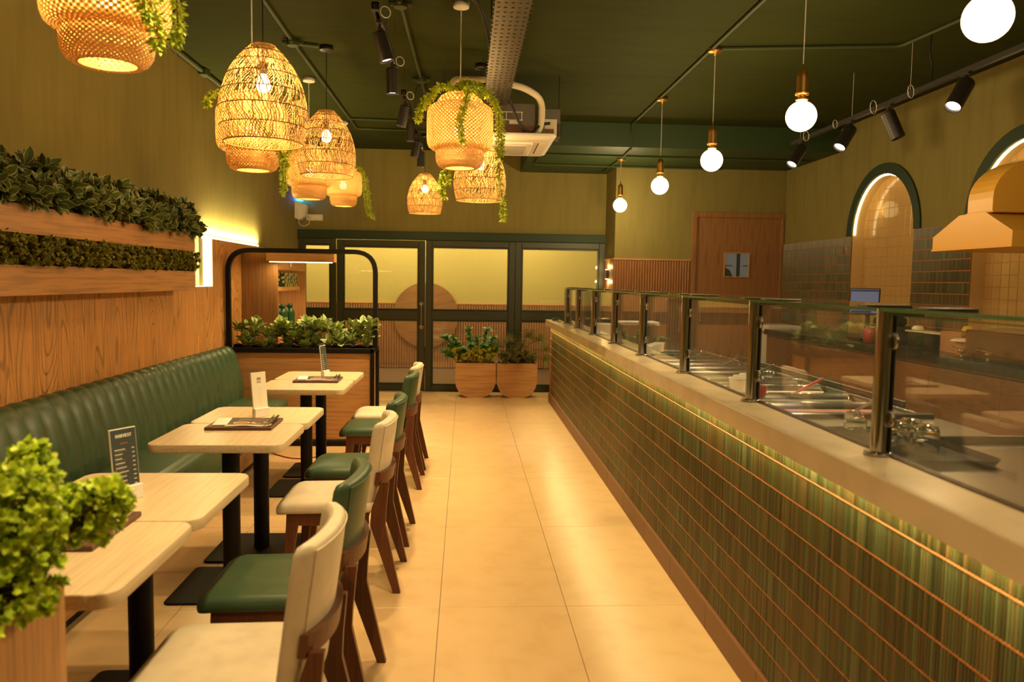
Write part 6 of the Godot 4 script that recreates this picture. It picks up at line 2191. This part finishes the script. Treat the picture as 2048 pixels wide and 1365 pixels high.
func make_shelving() -> void:
	# open cabinet behind the planter divider
	var s: Shape
	var x0 := XL + 0.085
	var x1 := -1.85
	var za := -7.8
	var zb := -9.15
	var t := thing("display_cabinet", "tall wooden open cabinet with a curved shelf behind the planter divider", "cabinet", Vector3(-2.02, 0, -8.45))
	var o := -t.position
	var poly := PackedVector2Array([Vector2(x0, 0.0), Vector2(x1, 0.0), Vector2(x1, 1.815)])
	for k in 9:
		var a := PI * 0.5 + PI * 0.5 * k / 8.0
		poly.push_back(Vector2(x0 + 0.1 + cos(a) * 0.1, 1.715 + sin(a) * 0.1))
	s = sh()
	s.prism(poly, za - 0.025, za, Transform3D(Basis(), o))
	put(s, M.door_wood, "side_panel", t)
	put(slab_box(Vector3(x0, 0, zb) + o, Vector3(x1, 1.815, zb + 0.025) + o, 0.002), M.oak_y, "side_panel", t)
	put(slab_box(Vector3(x0, 0, zb + 0.025) + o, Vector3(x0 + 0.018, 1.79, za - 0.025) + o), M.oak_y, "back_panel", t)
	put(slab_box(Vector3(x0, 1.79, zb + 0.025) + o, Vector3(x1, 1.815, za - 0.025) + o), M.oak_z, "top", t)
	put(slab_box(Vector3(x1 - 0.03, 1.62, zb + 0.025) + o, Vector3(x1, 1.79, za - 0.025) + o, 0.002), M.oak_z, "fascia", t)
	put(slab_box(Vector3(x0, 0.98, zb + 0.025) + o, Vector3(x1, 1.0, za - 0.025) + o), M.oak_z, "shelf", t)
	put(slab_box(Vector3(x0, 0.0, zb + 0.025) + o, Vector3(x1 - 0.01, 0.98, za - 0.025) + o), M.oak_z, "drawer_front", t)
	# shelf with a rounded front corner
	var sp := PackedVector2Array([Vector2(x0, 7.83), Vector2(x1 - 0.01, 7.83), Vector2(x1 - 0.01, 8.75)])
	for k in 8:
		var a := PI * 0.5 * k / 7.0
		sp.push_back(Vector2(x1 - 0.21 + cos(a) * 0.2, 8.85 + sin(a) * 0.25))
	sp.push_back(Vector2(x0, 9.12))
	s = sh()
	s.prism(sp, 1.41, 1.45, Transform3D(Basis(Vector3(1, 0, 0), Vector3(0, 0, -1), Vector3(0, 1, 0)), o))
	put(s, M.oak_z, "curved_shelf", t)
	put(slab_box(Vector3(x0 + 0.03, 1.395, zb + 0.1) + o, Vector3(x0 + 0.05, 1.408, za - 0.1) + o), M.led_strip, "strip_light", t)
	put(slab_box(Vector3(x0 + 0.03, 1.455, zb + 0.1) + o, Vector3(x0 + 0.045, 1.465, za - 0.1) + o), M.led_strip, "strip_light", t)
	area(self, Vector3(x0 + 0.08, 1.39, -8.45), Vector3(0.3, -1, 0), Vector3.BACK, Vector2(0.02, 1.0), WARM_LED, 0.12)
	area(self, Vector3(x0 + 0.05, 1.48, -8.45), Vector3(0.5, 1, 0), Vector3.BACK, Vector2(0.02, 1.0), WARM_LED, 0.08)
	s = sh()
	s.box(Vector3.ZERO, Vector3(0.06, 0.12, 0.006), 0.002)
	var tagm := put(s, M.paper, "hanging_tag", t, Vector3(x1 + 0.006, 1.72, -8.35) + o)
	tagm.rotation.y = PI / 2
	# box in patterned paper
	one(slab_box(Vector3(-0.13, 0, -0.3), Vector3(0.13, 0.145, 0.3), 0.004), M.patterned, "patterned_box", "box wrapped in green paper dotted with pale fruit, on the curved shelf", "box", Vector3(-1.99, 1.4502, -8.45))
	var said := ["green bottle nearest the side panel of the cabinet, lowest-looking of the three", "green bottle in the middle of the three in the cabinet", "green bottle tallest-looking of the three in the cabinet"]
	for k in 3:
		t = thing("bottle", said[k], "bottle", Vector3(-1.965 + 0.03 * k, 1.0002, -8.12 - 0.22 * k), "green bottles in the cabinet")
		s = sh()
		s.lathe([Vector2(0.001, 0), Vector2(0.052, 0), Vector2(0.055, 0.01), Vector2(0.055, 0.17), Vector2(0.048, 0.2), Vector2(0.03, 0.215), Vector2(0.026, 0.23), Vector2(0.001, 0.23)], 20)
		put(s, M.bottle_green, "body", t)
		s = sh()
		s.lathe([Vector2(0.001, 0.228), Vector2(0.033, 0.228), Vector2(0.033, 0.265), Vector2(0.001, 0.267)], 16)
		put(s, M.bottle_green, "cap", t)
	# lit pelmet that juts out from the cabinet top
	t = thing("light_pelmet", "wooden box pelmet with a light strip beneath, jutting from the cabinet top", "pelmet", Vector3(-1.60, 1.70, -7.7295))
	put(slab_box(Vector3(-0.325, 0.0, -0.07), Vector3(0.325, 0.115, 0.07), 0.002), M.oak_x, "box", t)
	put(slab_box(Vector3(-0.3, -0.008, 0.02), Vector3(0.3, 0.0, 0.05)), M.led_strip, "strip_light", t)
	area(t, Vector3(0, -0.015, 0.03), Vector3(0, -1, 0.0), Vector3.BACK, Vector2(0.6, 0.03), WARM_LED, 0.45)
	# light strips behind the raised panelling
	one(slab_box(Vector3(XL + 0.001, 1.4575, -6.929), Vector3(XL + 0.076, 1.868, -6.92)), M.led_strip, "strip_light", "upright warm light strip at the edge of the raised wood panel", "light")
	one(slab_box(Vector3(XL + 0.001, 1.872, -8.7), Vector3(XL + 0.014, 1.90, -6.86)), M.led_strip, "strip_light", "warm light strip along the top of the raised wood panel", "light")
	one(slab_box(Vector3(XL + 0.005, 1.4575, -6.915), Vector3(XL + 0.07, 1.462, -6.04)), M.led_strip, "strip_light", "short warm light strip on the ledge beside the wall troughs", "light")
	area(self, Vector3(XL + 0.03, 1.91, -7.8), Vector3(-0.12, 1, 0), Vector3.BACK, Vector2(0.02, 1.8), WARM_LED, 5.0)
	area(self, Vector3(XL + 0.03, 1.67, -6.82), Vector3(-0.1, 0, 1), Vector3.UP, Vector2(0.02, 0.4), WARM_LED, 0.3)
	# red cable on the floor under the tables
	s = sh()
	s.tube(curve([Vector3(-1.75, 0.006, -6.9), Vector3(-1.45, 0.006, -6.62), Vector3(-1.2, 0.006, -6.72), Vector3(-0.9, 0.006, -6.95)], 8), 0.005, 6)
	one(s, M.red_cable, "floor_cable", "thin red cable lying on the floor under the tables", "cable")

func patterned_paper() -> void:
	var im := Image.create(256, 256, false, Image.FORMAT_RGB8)
	im.fill(Color(0.10, 0.20, 0.09))
	var r := RandomNumberGenerator.new()
	r.seed = 14
	for k in 60:
		var c := Vector2(r.randf() * 256, r.randf() * 256)
		for y in range(-13, 14):
			for x in range(-10, 11):
				var d := Vector2(x / 9.0, y / 12.0).length()
				if d < 1.0:
					im.set_pixel((int(c.x) + x + 256) % 256, (int(c.y) + y + 256) % 256, Color(0.86, 0.80, 0.45) if d > 0.45 else Color(0.45, 0.28, 0.12))
	var m := mat("patterned", Color.WHITE, 0.5)
	m.albedo_texture = ImageTexture.create_from_image(im)
	m.uv1_triplanar = true
	m.uv1_scale = Vector3(3.5, 3.5, 3.5)

func more_materials() -> void:
	mat("food_red", Color(0.55, 0.22, 0.14), 0.5)
	mat("food_green", Color(0.26, 0.30, 0.12), 0.6)
	mat("food_cream", Color(0.78, 0.68, 0.48), 0.6)
	mat("ac_casing", Color(0.44, 0.42, 0.38), 0.45, 0.6)
	mat("cardboard", Color(0.66, 0.48, 0.32), 0.75)
	mat("green_plain", Color(0.42, 0.52, 0.22), 0.6)
	mat("leaf_yellow_plain", Color(0.78, 0.68, 0.12), 0.5)
	var soft: Texture2D = M.stone.albedo_texture
	grained(mat("dark_glaze", Color(0.22, 0.21, 0.18), 0.3), noise_tex(0.05, [[0.0, grey(0.4)], [0.5, grey(0.7)], [1.0, grey(1.4)]], 256, 4, FastNoiseLite.TYPE_SIMPLEX_SMOOTH, 31), Vector3(6, 6, 6))
	grained(mat("door_wood_x", Color(0.54, 0.37, 0.20), 0.5), M.oak_z.albedo_texture, Vector3(0.3, 6, 6))
	grained(mat("door_wood_z", Color(0.45, 0.29, 0.145), 0.45), M.oak_z.albedo_texture, Vector3(9, 9, 0.6))
	mat("lobby_paint", Color(0.66, 0.625, 0.35), 0.75)
	patterned_paper()

func _ready() -> void:
	rng.seed = 2024
	make_camera()
	make_materials()
	more_materials()
	make_tile_variants()
	make_shell()
	make_seating()
	make_planters()
	make_pendants()
	make_ceiling_gear()
	make_counter()
	make_kitchen()
	make_shelving()
